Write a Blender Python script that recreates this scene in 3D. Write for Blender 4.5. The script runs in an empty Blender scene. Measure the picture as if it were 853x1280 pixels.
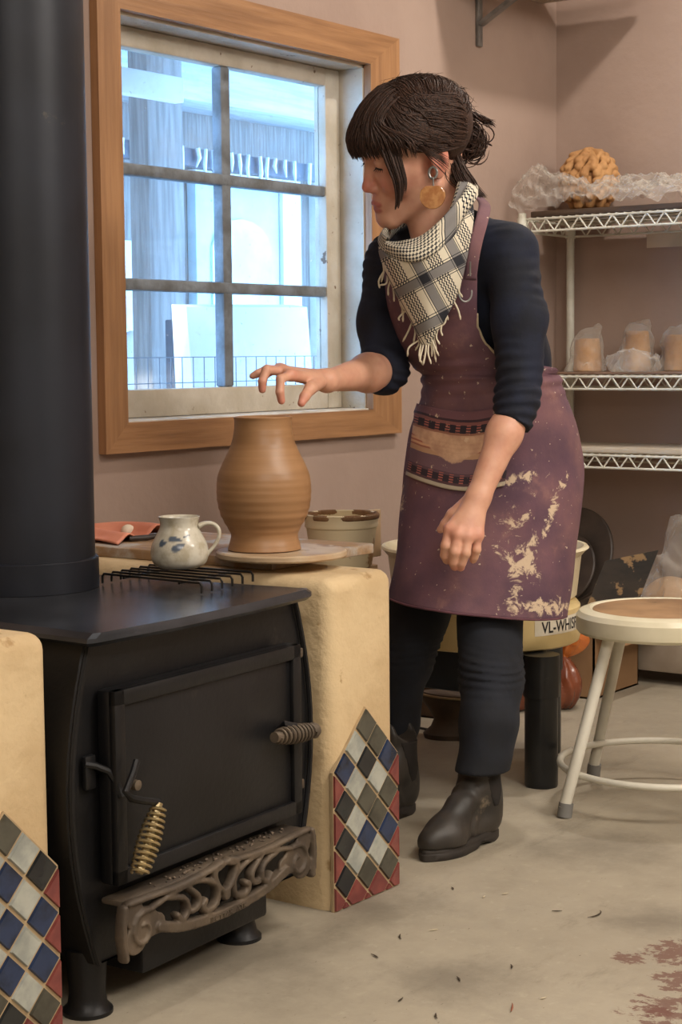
import bpy, bmesh, math, random
import numpy as np
from mathutils import Vector
random.seed(7); RNG = np.random.default_rng(7)
SC = bpy.context.scene; COL = SC.collection
SC.view_settings.view_transform = 'Standard'; SC.view_settings.look = 'None'
SC.view_settings.gamma = 1; SC.view_settings.use_curve_mapping = False
SC.view_settings.exposure = 0.0
V = lambda *a: np.array(a, float)
# ------------------------------------------------------------------ camera and photograph frame
FPX = 2200.0
CAM = V(-4.952, -2.746, .97)
_a, _p, _q = math.radians(36), math.radians(5.1), math.radians(.55)
FH = V(math.cos(_a), math.sin(_a), 0); R0 = V(math.sin(_a), -math.cos(_a), 0); UP = V(0, 0, 1)
FW = FH*math.cos(_p)-UP*math.sin(_p); U0 = UP*math.cos(_p)+FH*math.sin(_p)
RT = R0*math.cos(_q)-U0*math.sin(_q); UU = U0*math.cos(_q)+R0*math.sin(_q)
def ray(x, y): return FW+RT*(x-426.5)/FPX-UU*(y-640)/FPX
def P(x, y, d): return CAM+ray(x, y)*d                       # a point at real distance d
def fl(x, y, z=0): d = ray(x, y); return CAM+d*(z-CAM[2])/d[2]   # on a horizontal plane
def onY(x, y, Y): d = ray(x, y); return CAM+d*(Y-CAM[1])/d[1]
def onX(x, y, X): d = ray(x, y); return CAM+d*(X-CAM[0])/d[0]
def pix(p):
    v = np.asarray(p)-CAM; d = v@FW
    return 426.5+FPX*(v@RT)/d, 640-FPX*(v@UU)/d
cd = bpy.data.cameras.new('camera'); cam = bpy.data.objects.new('camera', cd); COL.objects.link(cam)
cd.sensor_fit = 'VERTICAL'; cd.sensor_height = 24; cd.lens = FPX/1280*24; cd.clip_start = .05
from mathutils import Matrix
cam.matrix_world = Matrix(((RT[0], UU[0], -FW[0], CAM[0]), (RT[1], UU[1], -FW[1], CAM[1]), (RT[2], UU[2], -FW[2], CAM[2]), (0, 0, 0, 1)))
SC.camera = cam
# ------------------------------------------------------------------ materials
def lin(c):
    return tuple(((v/255)/12.92 if v/255 <= .04045 else ((v/255+.055)/1.055)**2.4) for v in c)
class NT:
    def __init__(s, name):
        s.m = bpy.data.materials.new(name); s.m.use_nodes = True; s.t = s.m.node_tree; s.t.nodes.clear()
        s.out = s.n('OutputMaterial'); s.tc = s.n('TexCoord')
    def n(s, typ, props=None, **kw):
        nd = s.t.nodes.new('ShaderNode'+typ)
        for k, v in (props or {}).items(): setattr(nd, k, v)
        for k, v in kw.items(): s.set(nd, k, v)
        return nd
    def set(s, nd, k, v):
        sock = nd.inputs[int(k[1:])] if k[0] == 'i' and k[1:].isdigit() else nd.inputs[k.replace('_', ' ')]
        if isinstance(v, bpy.types.NodeSocket): s.t.links.new(v, sock)
        elif isinstance(v, bpy.types.Node): s.t.links.new(v.outputs[0], sock)
        else:
            if sock.type == 'RGBA' and len(v) == 3: v = (*v, 1)
            sock.default_value = v
    def math(s, op, a, b=None, c=None):
        nd = s.n('Math', {'operation': op}); s.set(nd, 'i0', a)
        if b is not None: s.set(nd, 'i1', b)
        if c is not None: s.set(nd, 'i2', c)
        return nd.outputs[0]
    def mix(s, f, a, b):
        nd = s.n('Mix', {'data_type': 'RGBA'})
        for i, v in ((0, f), (6, a), (7, b)):
            sk = nd.inputs[i]
            if isinstance(v, bpy.types.NodeSocket): s.t.links.new(v, sk)
            else: sk.default_value = (*v, 1) if i and len(v) == 3 else v
        return nd.outputs[2]
    def noise(s, scale, detail=4, rough=.55, vec=None, stretch=None, dist=0):
        v = vec or s.tc.outputs['Object']
        if stretch: v = s.n('Mapping', Vector=v, Scale=stretch).outputs[0]
        return s.n('TexNoise', Vector=v, Scale=float(scale), Detail=float(detail), Roughness=rough, Distortion=float(dist)).outputs[0]
    def step(s, v, lo, hi):
        nd = s.n('MapRange', {'interpolation_type': 'SMOOTHSTEP'}, Value=v); nd.inputs[1].default_value = lo; nd.inputs[2].default_value = hi
        return nd.outputs[0]
    def bsdf(s, col, rough=.6, metal=0., bump=None, bstr=.3, bdist=.01, **kw):
        b = s.n('BsdfPrincipled', Roughness=rough, Metallic=metal)
        s.set(b, 'Base_Color', col)
        for k, v in kw.items(): s.set(b, k, v)
        if bump is not None:
            bn = s.n('Bump', Strength=bstr, Distance=bdist, Height=bump); s.t.links.new(bn.outputs[0], b.inputs['Normal'])
        s.t.links.new(b.outputs[0], s.out.inputs[0]); s.b = b
        return b
    def attr(s, name, out='Fac'): return s.n('Attribute', {'attribute_name': name}).outputs[out]
def mat(name, c1, c2=None, scale=8., rough=.6, metal=0., bump=.0, bscale=None, stretch=None, spots=(), bdist=.01, detail=5, lo=.35, hi=.65, **kw):
    t = NT(name); c1 = lin(c1); c2 = lin(c2) if c2 else tuple(v*.8 for v in c1)
    n = t.noise(scale, detail, stretch=stretch)
    col = t.mix(t.step(n, lo, hi), c1, c2)
    for (c, sc, th, soft) in spots:
        col = t.mix(t.step(t.noise(sc, 5, .6), th, th+soft), col, lin(c))
    b = t.noise(bscale or scale*4, 4, stretch=stretch) if bump else None
    t.bsdf(col, rough, metal, b, bump, bdist, **kw)
    return t.m
# ------------------------------------------------------------------ mesh helpers
class MB:
    def __init__(s): s.v = []; s.f = []; s.uv = None
    def add(s, vs, fs):
        o = len(s.v); s.v.extend([tuple(map(float, v)) for v in vs]); s.f.extend([tuple(int(i)+o for i in f) for f in fs]); return s
    def box(s, lo, hi, bev=.0, A=None, org=None, seg=2):
        bm = bmesh.new(); bmesh.ops.create_cube(bm, size=1)
        lo = np.array(lo, float); hi = np.array(hi, float)
        for v in bm.verts: v.co = Vector(tuple((lo+hi)/2+np.array(v.co)*(hi-lo)))
        if bev: bmesh.ops.bevel(bm, geom=list(bm.edges), offset=min(bev, .49*min(hi-lo)), segments=seg, affect='EDGES', profile=.5)
        return s.bm(bm, A, org)
    def bm(s, bm, A=None, org=None):
        bm.verts.index_update(); vs = np.array([v.co[:] for v in bm.verts]); fs = [[v.index for v in f.verts] for f in bm.faces]; bm.free()
        if A is not None: vs = vs@np.array(A)
        if org is not None: vs = vs+np.array(org)
        return s.add(vs, fs)
    def tube(s, pts, rad, n=8, closed=False, cap=True, flat=1., upv=None):
        pts = np.array(pts, float); m = len(pts); rad = np.broadcast_to(np.array(rad, float), (m,))
        tan = np.gradient(pts, axis=0) if not closed else np.roll(pts, -1, 0)-np.roll(pts, 1, 0)
        tan /= np.linalg.norm(tan, axis=1)[:, None]+1e-12
        a = np.array(upv, float) if upv is not None else (V(0, 0, 1) if abs(tan[0][2]) < .9 else V(1, 0, 0))
        vs = []
        for i in range(m):
            a = a-tan[i]*(a@tan[i]); a /= np.linalg.norm(a)+1e-12; b = np.cross(tan[i], a)
            for k in range(n):
                an = 2*math.pi*k/n; vs.append(pts[i]+rad[i]*(flat*math.cos(an)*a+math.sin(an)*b))
        fs = []
        for i in range(m if closed else m-1):
            j = (i+1) % m
            for k in range(n): fs.append((i*n+k, i*n+(k+1) % n, j*n+(k+1) % n, j*n+k))
        if cap and not closed: fs.append(tuple(range(n-1, -1, -1))); fs.append(tuple(range((m-1)*n, m*n)))
        return s.add(vs, fs)
    def lathe(s, prof, c=(0, 0, 0), n=48, ax=None):
        vs = []; c = np.array(c, float); prof = [(max(r, 1e-4), z) for r, z in prof]
        ax = ax or (V(1, 0, 0), V(0, 1, 0), V(0, 0, 1))
        for r, z in prof:
            for k in range(n):
                an = 2*math.pi*k/n; vs.append(c+ax[0]*r*math.cos(an)+ax[1]*r*math.sin(an)+ax[2]*z)
        fs = [(i*n+k, i*n+(k+1) % n, (i+1)*n+(k+1) % n, (i+1)*n+k) for i in range(len(prof)-1) for k in range(n)]
        fs.append(tuple(range(n-1, -1, -1))); fs.append(tuple(range((len(prof)-1)*n, len(prof)*n)))
        return s.add(vs, fs)
    def loft(s, rings, cap=True, closed=True):
        n = len(rings[0]); vs = [p for r in rings for p in r]; fs = []
        for i in range(len(rings)-1):
            for k in range(n if closed else n-1): fs.append((i*n+k, i*n+(k+1) % n, (i+1)*n+(k+1) % n, (i+1)*n+k))
        if cap: fs.append(tuple(range(n-1, -1, -1))); fs.append(tuple(range((len(rings)-1)*n, len(rings)*n)))
        return s.add(vs, fs)
    def grid(s, pts):                                            # pts[i][j]
        pts = np.array(pts); a, b = pts.shape[:2]
        s.uv = [(i/(a-1), j/(b-1)) for i in range(a) for j in range(b)]
        return s.add(pts.reshape(-1, 3), [(i*b+j, (i+1)*b+j, (i+1)*b+j+1, i*b+j+1) for i in range(a-1) for j in range(b-1)])
    def prism(s, poly, f0, f1):                                  # poly of 2-D points, f0/f1 map them to the two faces
        n = len(poly); vs = [f0(*p) for p in poly]+[f1(*p) for p in poly]
        return s.add(vs, [tuple(range(n)), tuple(range(2*n-1, n-1, -1))]+[(k, n+k, n+(k+1) % n, (k+1) % n) for k in range(n)])
    def build(s, name, m, parent=None, org=None, ang=40, solid=0., offs=0., attrs=None, recalc=True, mi=None):
        off = np.array(org if org is not None else (ORG[parent.name] if parent is not None else (0, 0, 0)), float)
        me = bpy.data.meshes.new(name)
        me.from_pydata((np.array(s.v)-off).tolist(), [], s.f); me.update()
        if recalc:
            bm = bmesh.new(); bm.from_mesh(me); bmesh.ops.recalc_face_normals(bm, faces=bm.faces); bm.to_mesh(me); bm.free()
        me.shade_smooth()
        if ang: me.set_sharp_from_angle(angle=math.radians(ang))
        if s.uv:
            lay = me.uv_layers.new(name='UVMap'); idx = np.zeros(len(me.loops), int); me.loops.foreach_get('vertex_index', idx)
            lay.data.foreach_set('uv', np.array(s.uv, float)[idx].ravel())
        for k, a in (attrs or {}).items():
            at = me.attributes.new(k, 'FLOAT', 'POINT'); at.data.foreach_set('value', np.array(a, float))
        for mm in (m if isinstance(m, list) else [m]): me.materials.append(mm)
        if mi: me.polygons.foreach_set('material_index', mi)
        o = bpy.data.objects.new(name, me); COL.objects.link(o); ORG[o.name] = off
        if parent is not None: o.parent = parent
        else: o.location = off.tolist()
        if solid:
            md = o.modifiers.new('solidify', 'SOLIDIFY'); md.thickness = solid; md.offset = offs
        return o
ORG = {}
def tag(o, label, cat, group=None):
    o['label'] = label; o['category'] = cat
    if group: o['group'] = group
    return o
def thing(name, label, cat, loc, group=None):
    o = bpy.data.objects.new(name, None); COL.objects.link(o); o.location = [float(v) for v in loc]; o.empty_display_size = .05
    ORG[o.name] = np.array(loc, float); return tag(o, label, cat, group)
def struct(o): o['kind'] = 'structure'; return o
def spline(pts, n):                                              # catmull-rom through any-dimensional points
    pts = np.array(pts, float); m = len(pts); q = np.vstack([2*pts[0]-pts[1], pts, 2*pts[-1]-pts[-2]]); out = []
    for t in np.linspace(0, m-1, n):
        i = min(int(t), m-2); u = t-i; a, b, c, d = q[i:i+4]
        out.append(.5*((2*b)+(c-a)*u+(2*a-5*b+4*c-d)*u*u+(3*b-a-3*c+d)*u**3))
    return np.array(out)
# ------------------------------------------------------------------ implicit surfaces
def rc(a, b, ra, rb):
    a = np.array(a, float); b = np.array(b, float); ba = b-a; L = ba@ba+1e-12
    def f(p):
        t = np.clip((p-a)@ba/L, 0, 1); return np.linalg.norm(p-a-t[:, None]*ba, axis=1)-(ra+t*(rb-ra))
    return f
def el(c, r, A=None):
    c = np.array(c, float); r = np.array(r, float)
    def f(p):
        q = p-c
        if A is not None: q = q@np.array(A).T
        k0 = np.linalg.norm(q/r, axis=1); k1 = np.linalg.norm(q/(r*r), axis=1)+1e-9
        return k0*(k0-1)/k1
    return f
def smin(a, b, k):
    h = np.clip(.5+.5*(b-a)/k, 0, 1); return b+(a-b)*h-k*h*(1-h)
def smax(a, b, k): return -smin(-a, -b, k)
def union(fs, k):
    def f(p):
        d = fs[0](p)
        for g in fs[1:]: d = smin(d, g(p), k)
        return d
    return f
def waves(seed, freq, n=14):
    r = np.random.default_rng(seed); K = r.normal(size=(n, 3)); K /= np.linalg.norm(K, axis=1)[:, None]; K *= freq*(.6+r.random((n, 1))*.9); ph = r.random(n)*6.28
    return lambda p: np.sin(p@K.T+ph).sum(1)/math.sqrt(n)
def sdf_mesh(f, lo, hi, h):
    lo = np.array(lo, float); hi = np.array(hi, float); B = 8
    nb = np.ceil((hi-lo)/(h*B)).astype(int)+1; n = nb*B
    g = np.stack(np.meshgrid(*[np.arange(k) for k in nb], indexing='ij'), -1).reshape(-1, 3)
    cv = f(lo+(g*B+(B-1)/2)*h); keep = np.abs(cv) < 9.5*h+.004
    field = np.repeat(np.repeat(np.repeat(np.where(cv < 0, -1., 1.).reshape(nb), B, 0), B, 1), B, 2)
    loc = np.stack(np.meshgrid(*[np.arange(B)]*3, indexing='ij'), -1).reshape(-1, 3)
    idx = (g[keep][:, None, :]*B+loc[None]).reshape(-1, 3)
    for i in range(0, len(idx), 200000):
        q = idx[i:i+200000]; field[q[:, 0], q[:, 1], q[:, 2]] = f(lo+q*h)
    ins = field < 0; X, Y, Z = n
    c8 = [(a, b, c) for a in (0, 1) for b in (0, 1) for c in (0, 1)]
    cnt = sum(ins[a:X-1+a, b:Y-1+b, c:Z-1+c].astype(np.int8) for a, b, c in c8)
    cell = np.argwhere((cnt > 0) & (cnt < 8)); acc = np.zeros((len(cell), 3)); num = np.zeros(len(cell))
    for a in c8:
        for ax in range(3):
            if a[ax]: continue
            b = list(a); b[ax] = 1
            pa = cell+a; pb = cell+b; fa = field[pa[:, 0], pa[:, 1], pa[:, 2]]; fb = field[pb[:, 0], pb[:, 1], pb[:, 2]]
            m = (fa < 0) != (fb < 0); t = np.where(m, fa/np.where(m, fa-fb, 1), 0)
            q = pa.astype(float); q[:, ax] += t; acc[m] += q[m]; num[m] += 1
    vs = lo+acc/num[:, None]*h
    vid = -np.ones((X-1, Y-1, Z-1), int); vid[cell[:, 0], cell[:, 1], cell[:, 2]] = np.arange(len(cell)); F = []
    for ax in range(3):
        a, b = [(1, 2), (2, 0), (0, 1)][ax]
        s0 = [slice(None)]*3; s1 = [slice(None)]*3; s0[ax] = slice(0, -1); s1[ax] = slice(1, None)
        A = ins[tuple(s0)]; Bm = ins[tuple(s1)]; e = np.argwhere(A != Bm); e = e[(e[:, a] > 0) & (e[:, b] > 0) & (e[:, a] < n[a]-1) & (e[:, b] < n[b]-1)]
        flip = ~A[e[:, 0], e[:, 1], e[:, 2]]
        def at(da, db):
            q = e.copy(); q[:, a] += da; q[:, b] += db; return vid[q[:, 0], q[:, 1], q[:, 2]]
        q = np.stack([at(-1, -1), at(0, -1), at(0, 0), at(-1, 0)], 1); q[flip] = q[flip][:, ::-1]; F.append(q)
    F = np.vstack(F); F = F[(F >= 0).all(1)]
    mb = MB(); mb.v = [tuple(v) for v in vs]; mb.f = [tuple(r) for r in F.tolist()]
    return mb
# ================================================================== the room
M_wall = mat('plaster_wall', (172, 150, 137), (160, 138, 126), 1.6, .9, bump=.25, bscale=28, bdist=.006)
t = NT('concrete_floor'); n1 = t.noise(1.7, 8, .65); n2 = t.noise(6, 8, .7); n3 = t.noise(38, 5, .7)
c = t.mix(t.step(n1, .25, .75), lin((174, 164, 145)), lin((152, 142, 124)))
c = t.mix(t.math('MULTIPLY', t.step(n2, .42, .85), .45), c, lin((116, 108, 94)))
c = t.mix(t.math('MULTIPLY', t.step(n3, .55, .75), .25), c, lin((198, 188, 168)))
c = t.mix(t.math('MULTIPLY', t.step(t.noise(2.6, 9, .8, stretch=(1, 2.5, 1)), .55, .68), .5), c, lin((128, 120, 104)))
c = t.mix(t.math('MULTIPLY', t.step(t.noise(60, 3, .6, stretch=(1, 3, 1)), .69, .74), .8), c, lin((92, 76, 58)))
sp = t.n('Separate' + 'XYZ', Vector=t.tc.outputs['Object'])
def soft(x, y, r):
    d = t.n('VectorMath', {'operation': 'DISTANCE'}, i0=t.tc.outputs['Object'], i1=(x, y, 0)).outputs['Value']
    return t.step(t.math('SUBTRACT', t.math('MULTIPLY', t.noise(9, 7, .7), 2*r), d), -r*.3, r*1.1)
def blob(x, y, r):                                               # an old oxblood paint spill with a ragged outline
    d = t.n('VectorMath', {'operation': 'DISTANCE'}, i0=t.tc.outputs['Object'], i1=(x, y, 0)).outputs['Value']
    return t.step(t.math('SUBTRACT', t.math('MULTIPLY', t.math('SUBTRACT', t.noise(20, 6, .75, stretch=(2.4, 1, 1)), .2), 3.2*r), d), r*.02, r*.12)
for q, r in (((852, 1192), .065), ((850, 1268), .075), ((785, 1197), .03), ((856, 1228), .05), ((815, 1262), .03)):
    w = fl(*q); c = t.mix(t.math('MULTIPLY', t.math('MULTIPLY', blob(w[0], w[1], r), t.step(t.noise(34, 4, .7), .42, .5)), .8), c, lin((106, 68, 58)))
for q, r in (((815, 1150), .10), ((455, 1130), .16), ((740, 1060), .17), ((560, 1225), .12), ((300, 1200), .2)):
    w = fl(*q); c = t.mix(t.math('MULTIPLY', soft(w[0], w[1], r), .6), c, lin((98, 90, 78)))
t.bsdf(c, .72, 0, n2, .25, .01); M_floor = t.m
M_ceil = mat('ceiling_paint', (230, 224, 214), scale=2, rough=.9)
X0, Y0, ZC = -7.4, -5.4, 2.75
HX0, HX1, HZ0, HZ1 = -2.02, -1.045, .818, 1.742
b = MB(); b.box((X0, 0, 0), (HX0, .16, ZC)); b.box((HX1, 0, 0), (.16, .16, ZC)); b.box((HX0, 0, 0), (HX1, .16, HZ0)); b.box((HX0, 0, HZ1), (HX1, .16, ZC))
struct(b.build('wall_back', M_wall))
struct(MB().box((0, Y0, 0), (.16, 0, ZC)).build('wall_right', M_wall))
M_wall2 = mat('off_white_wall', (232, 226, 216), scale=2, rough=.9)  # unseen walls, made paler than the plaster to bounce more fill
struct(MB().box((X0-.16, Y0, 0), (X0, .16, ZC)).build('wall_left', M_wall2))
struct(MB().box((X0-.16, Y0-.16, 0), (.16, Y0, ZC)).build('wall_front', M_wall2))
struct(MB().box((X0, Y0, -.1), (.0, 0, 0)).build('floor', M_floor))
struct(MB().box((X0, Y0, ZC), (.16, .16, ZC+.1)).build('ceiling', M_ceil))
# ------------------------------------------------------------------ window
def wood(name, c1, c2, ax=0, sc=5., rough=.5, k=9., bump=.15, spots=()):
    st = [k, k, k]; st[ax] = .6
    return mat(name, c1, c2, sc, rough, bump=bump, bscale=sc*2, stretch=tuple(st), spots=spots, detail=6, lo=.3, hi=.7)
M_oakx = wood('oak_trim_x', (172, 128, 88), (142, 102, 68), 0); M_oakz = wood('oak_trim_z', (172, 128, 88), (144, 104, 70), 2)
M_sash = mat('worn_white_paint', (198, 190, 176), (178, 168, 150), 7, .55, bump=.3, bscale=40, spots=(((104, 80, 58), 26, .64, .05),))
win = struct(bpy.data.objects.new('window_1', None)); COL.objects.link(win); win.location = (-1.53, 0, .818); ORG['window_1'] = V(-1.53, 0, .818)
TX0, TX1, TZ0, TZ1 = -2.092, -.915, .754, 1.822
def miter(p, m, nm):
    MB().prism(p, lambda x, z: (x, -.001, z), lambda x, z: (x, -.024, z)).build(nm, m, win)
i0, i1, j0, j1 = -2.018, -1.052, .822, 1.738
miter([(TX0, TZ0), (TX1, TZ0), (i1, j0), (i0, j0)], M_oakx, 'casing'); miter([(TX0, TZ1), (i0, j1), (i1, j1), (TX1, TZ1)], M_oakx, 'casing')
miter([(TX0, TZ0), (i0, j0), (i0, j1), (TX0, TZ1)], M_oakz, 'casing'); miter([(TX1, TZ0), (TX1, TZ1), (i1, j1), (i1, j0)], M_oakz, 'casing')
b = MB(); b.box((HX0, .0, HZ0), (HX0+.012, .15, HZ1)); b.box((HX1-.012, .0, HZ0), (HX1, .15, HZ1)); b.box((HX0, 0, HZ1-.012), (HX1, .15, HZ1)); b.build('jamb', M_sash, win)
MB().box((HX0+.01, -.012, HZ0-.004), (HX1-.01, .15, HZ0+.008), .003).build('stool_ledge', mat('ledge_paint', (226, 222, 214), (200, 194, 182), 8, .25), win)
SY0, SY1 = .075, .115
sx0, sx1, sz0, sz1, gx0, gx1, gz0, gz1 = HX0+.013, HX1-.013, HZ0+.009, HZ1-.013, -1.94, -1.122, .893, 1.682
b = MB(); b.box((sx0, SY0, sz0), (gx0, SY1, sz1), .004); b.box((gx1, SY0, sz0), (sx1, SY1, sz1), .004); b.box((gx0, SY0, sz0), (gx1, SY1, gz0), .004); b.box((gx0, SY0, gz1), (gx1, SY1, sz1), .004)
sash = b.build('sash', M_sash, win)
M_munt = mat('muntin_backlit', (124, 132, 140), (92, 94, 96), 12, .55, bump=.3, bscale=50)  # blue-grey of backlight and haze put into the bars' colour
b = MB(); b.box((-1.551, SY0+.004, gz0), (-1.514, SY1-.004, gz1), .006)
for z in (1.405, 1.139): b.box((gx0, SY0+.002, z-.014), (gx1, SY1-.006, z+.014), .005)
b.build('muntin', M_munt, sash)
t = NT('dusty_glass'); tr = t.n('BsdfTransparent', Color=(.93, .96, 1, 1)); gl = t.n('BsdfGlossy', Roughness=.05); df = t.n('BsdfDiffuse', Color=(.75, .8, .86, 1))
m1 = t.n('MixShader', i0=.05, i1=tr, i2=gl)
d1 = t.math('MULTIPLY', t.step(t.noise(5, 8, .75), .45, .8), .16); d2 = t.math('MULTIPLY', t.step(t.noise(70, 3, .7), .66, .72), .3)
m2 = t.n('MixShader', i0=t.math('ADD', t.math('ADD', d1, d2), .02), i1=m1, i2=df); t.t.links.new(m2.outputs[0], t.out.inputs[0]); M_glass = t.m
xs = (gx0, -1.5325, gx1); zs = (gz0, 1.139, 1.405, gz1)
for i in range(2):
    for j in range(3): MB().box((xs[i], .098, zs[j]), (xs[i+1], .101, zs[j+1])).build('pane', M_glass, sash)
# ------------------------------------------------------------------ outside, seen through the glass
M_grey = wood('weathered_board', (140, 138, 134), (104, 100, 96), 2, 7, .8, 12); M_pale = mat('pale_blue_paint', (196, 218, 226), (180, 204, 214), 5, .6)
M_palew = mat('white_exterior_paint', (232, 234, 232), (214, 216, 214), 4, .6); M_soff = wood('soffit_board', (186, 194, 198), (160, 168, 172), 0, 5, .7)
struct(MB().box((-6, .3, -.15), (5, 6, -.05)).build('ground', mat('frozen_ground', (214, 214, 214), (180, 178, 172), 3, .9)))
YW = 2.2
def rect(px, Y, d=.04):                                          # a board from photograph bounds on the plane Y
    a = onY(px[0], px[1], Y); q = onY(px[2], px[3], Y); return (min(a[0], q[0]), Y-d, min(a[2], q[2])), (max(a[0], q[0]), Y, max(a[2], q[2]))
porch = thing('porch_building', 'weathered grey porch building with a pale blue door, outside the window', 'building', (0, YW, -.05))
MB().box((-3, YW, -.05), (4.5, YW+.1, 3.2)).build('board_wall', M_grey, porch)
lo, hi = rect((233, 222, 341, 520), YW, .05); lo = (lo[0], lo[1], 0.0)
dz = hi[2]
door = MB().box(lo, (hi[0], hi[1], dz), .004).build('door', M_pale, porch)
ins = MB(); w = hi[0]-lo[0]
pts = [(lo[0]+.16*w, .35), (hi[0]-.12*w, .35), (hi[0]-.12*w, dz-.3)]+[(lo[0]+w*(.52+.36*math.cos(a)), dz-.3+.14*math.sin(a)) for a in np.linspace(0.1, math.pi-.1, 9)]+[(lo[0]+.16*w, dz-.3)]
ins.prism(pts, lambda x, z: (x, lo[1]-.012, z), lambda x, z: (x, lo[1]+.002, z)); ins.build('door_panel', mat('door_panel_paint', (206, 226, 232), scale=4), door)
b = MB(); b.box((hi[0]+.005, YW-.07, 0), (hi[0]+.14, YW, dz+.03), .004); b.box((lo[0]-.02, YW-.07, dz), (hi[0]+.005, YW, dz+.03), .004); b.build('door_trim', M_palew, porch)
lo, hi = rect((386, 226, 404, 520), YW, .06); MB().box((lo[0], lo[1], 0), (lo[0]+.12, hi[1], hi[2])).build('corner_board', M_palew, porch)
lo, hi = rect((138, 110, 420, 130), YW-.05, .05)
zt = onY(300, 148, YW-.05)[2]
MB().box((-3, YW-.25, zt), (4.5, YW, zt+.16), .005).build('header_beam', M_soff, porch)
b = MB()
for k in range(11):
    y = YW-.25-k*.155; z = zt+.16+k*.012; b.box((-3, y-.15, z), (4.5, y, z+.025), .004)
b.build('soffit', M_soff, porch)
MB().box((-.9, YW-.3, zt-.27), (3.2, YW-.26, zt-.20), .004).build('string_rail', mat('dark_rail', (84, 92, 104), scale=9), porch)
M_ice = mat('ice', (205, 214, 222), scale=20, rough=.25)
for k in range(24):
    x = -.35+k*.067+random.uniform(-.03, .03); L = random.uniform(.03, .12); MB().tube([(x, YW-.32, zt-.20), (x+random.uniform(-.01, .01), YW-.32, zt-.21-L*.5), (x+random.uniform(-.012, .012), YW-.32, zt-.22-L)], [.009, .010, .003], 6).build('icicle', M_ice, porch)
MB().box((onY(110, 100, 1.0)[0], .98, onY(228, 130, 1.0)[2]), (onY(224, 100, 1.0)[0], 1.02, onY(225, 98, 1.0)[2]), .004).build('fascia_board', M_palew, porch)
def upright(name, x0, x1, Y, m, d, label, cat, top=None):
    a = onY(x0, 440, Y-d)[0]; q = onY(x1, 440, Y-d)[0]; return tag(MB().box((a, Y-d, -.05), (q, Y, top or zt), .006).build(name, m, org=((a+q)/2, Y, -.05)), label, cat)
upright('porch_post', 190, 234, 1.5, wood('post_wood', (150, 146, 142), (120, 116, 112), 2, 6, .8), .09, 'grey square wooden porch post outside the left panes', 'post', zt+.15)
upright('siding_panel', 144, 188, 2.12, mat('white_siding', (226, 228, 228), (205, 208, 210), 3, .6), .05, 'white painted siding panel at the left edge of the outside view', 'siding', onY(160, 300, 2.07)[2]+.0)
upright('fence_stake', 223, 240, 1.32, mat('dark_stake', (86, 92, 100), (70, 74, 82), 9, .8), .06, 'short dark stake beside the white sheeted panel outside', 'stake', onY(230, 400, 1.32)[2])
a = [onY(233, 384, .85), onY(384, 384, .85), onY(412, 520, .85), onY(262, 520, .85)]
bin_ = MB(); bin_.loft([[(a[3][0], .84, -.05), (a[2][0], .84, -.05), (a[2][0]+.0, .95, -.05), (a[3][0]+.0, .95, -.05)], [(a[0][0], .85, a[0][2]), (a[1][0], .85, a[1][2]), (a[1][0]+.0, .91, a[1][2]+.01), (a[0][0]+.0, .91, a[0][2]+.01)]])
tag(bin_.build('sheeted_panel', mat('white_sheet', (246, 246, 244), (236, 236, 236), 3, .8), org=((a[0][0]+a[1][0])/2, 1.0, -.05), ang=30), 'white sheeted panel with sloping sides outside the lower panes', 'panel')
q = onY(166, 480, 1.8); sn = el((q[0], 1.8, -.05), (.085, .12, onY(166, 405, 1.8)[2]+.05)); wv = waves(3, 16)
tag(sdf_mesh(lambda p: np.maximum(sn(p)+.012*wv(p), -.05-p[:, 2]), (q[0]-.3, 1.55, -.08), (q[0]+.3, 2.06, 1.35), .03).build('snow_heap', mat('snow', (250, 250, 250), scale=3, rough=.9), org=(q[0], 1.8, -.05), ang=0), 'tall heap of bright snow at the lower left of the outside view', 'snow')['kind'] = 'stuff'
fz = onY(200, 447, .7)[2]; b = MB(); xa, xb = onY(140, 450, .7)[0]-.3, onY(430, 450, .7)[0]+.3
for z in np.arange(fz, .0, -.075): b.tube([(xa, .7, z), (xb, .7, z)], .0016, 5)
for x in np.arange(xa, xb, .05): b.tube([(x, .7, -.05), (x, .7, fz)], .0016, 5)
tag(b.build('wire_fence', mat('galvanised_wire', (120, 128, 138), scale=20, rough=.4, metal=.6), org=((xa+xb)/2, .7, -.05)), 'low welded wire garden fence just outside the window', 'fence')
# ------------------------------------------------------------------ shelf and bracket above the window
br = thing('wall_shelf', 'painted wooden wall shelf on a grey steel bracket above the window', 'shelf', (-.6, 0, 2.04))
MB().box((-.72, -.36, 2.04), (-.10, -.002, 2.062), .003).build('plank', M_sash, br)
M_steel = mat('grey_steel', (150, 150, 148), (120, 120, 118), 14, .4, .7)
for X in (-.473,):
    b = MB(); b.box((X-.012, -.012, 1.862), (X+.012, -.001, 2.039), .002); b.box((X-.012, -.33, 2.026), (X+.012, -.012, 2.039), .002)
    p0 = V(X, -.012, 1.925); p1 = V(X, -.205, 2.03); u = (p1-p0)/np.linalg.norm(p1-p0); nn = V(0, u[2], -u[1])
    b.loft([[p+V(sx*.012, 0, 0)+nn*sz*.006 for sx, sz in ((-1, -1), (1, -1), (1, 1), (-1, 1))] for p in (p0, p1)]); b.build('bracket', M_steel, br)
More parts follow.
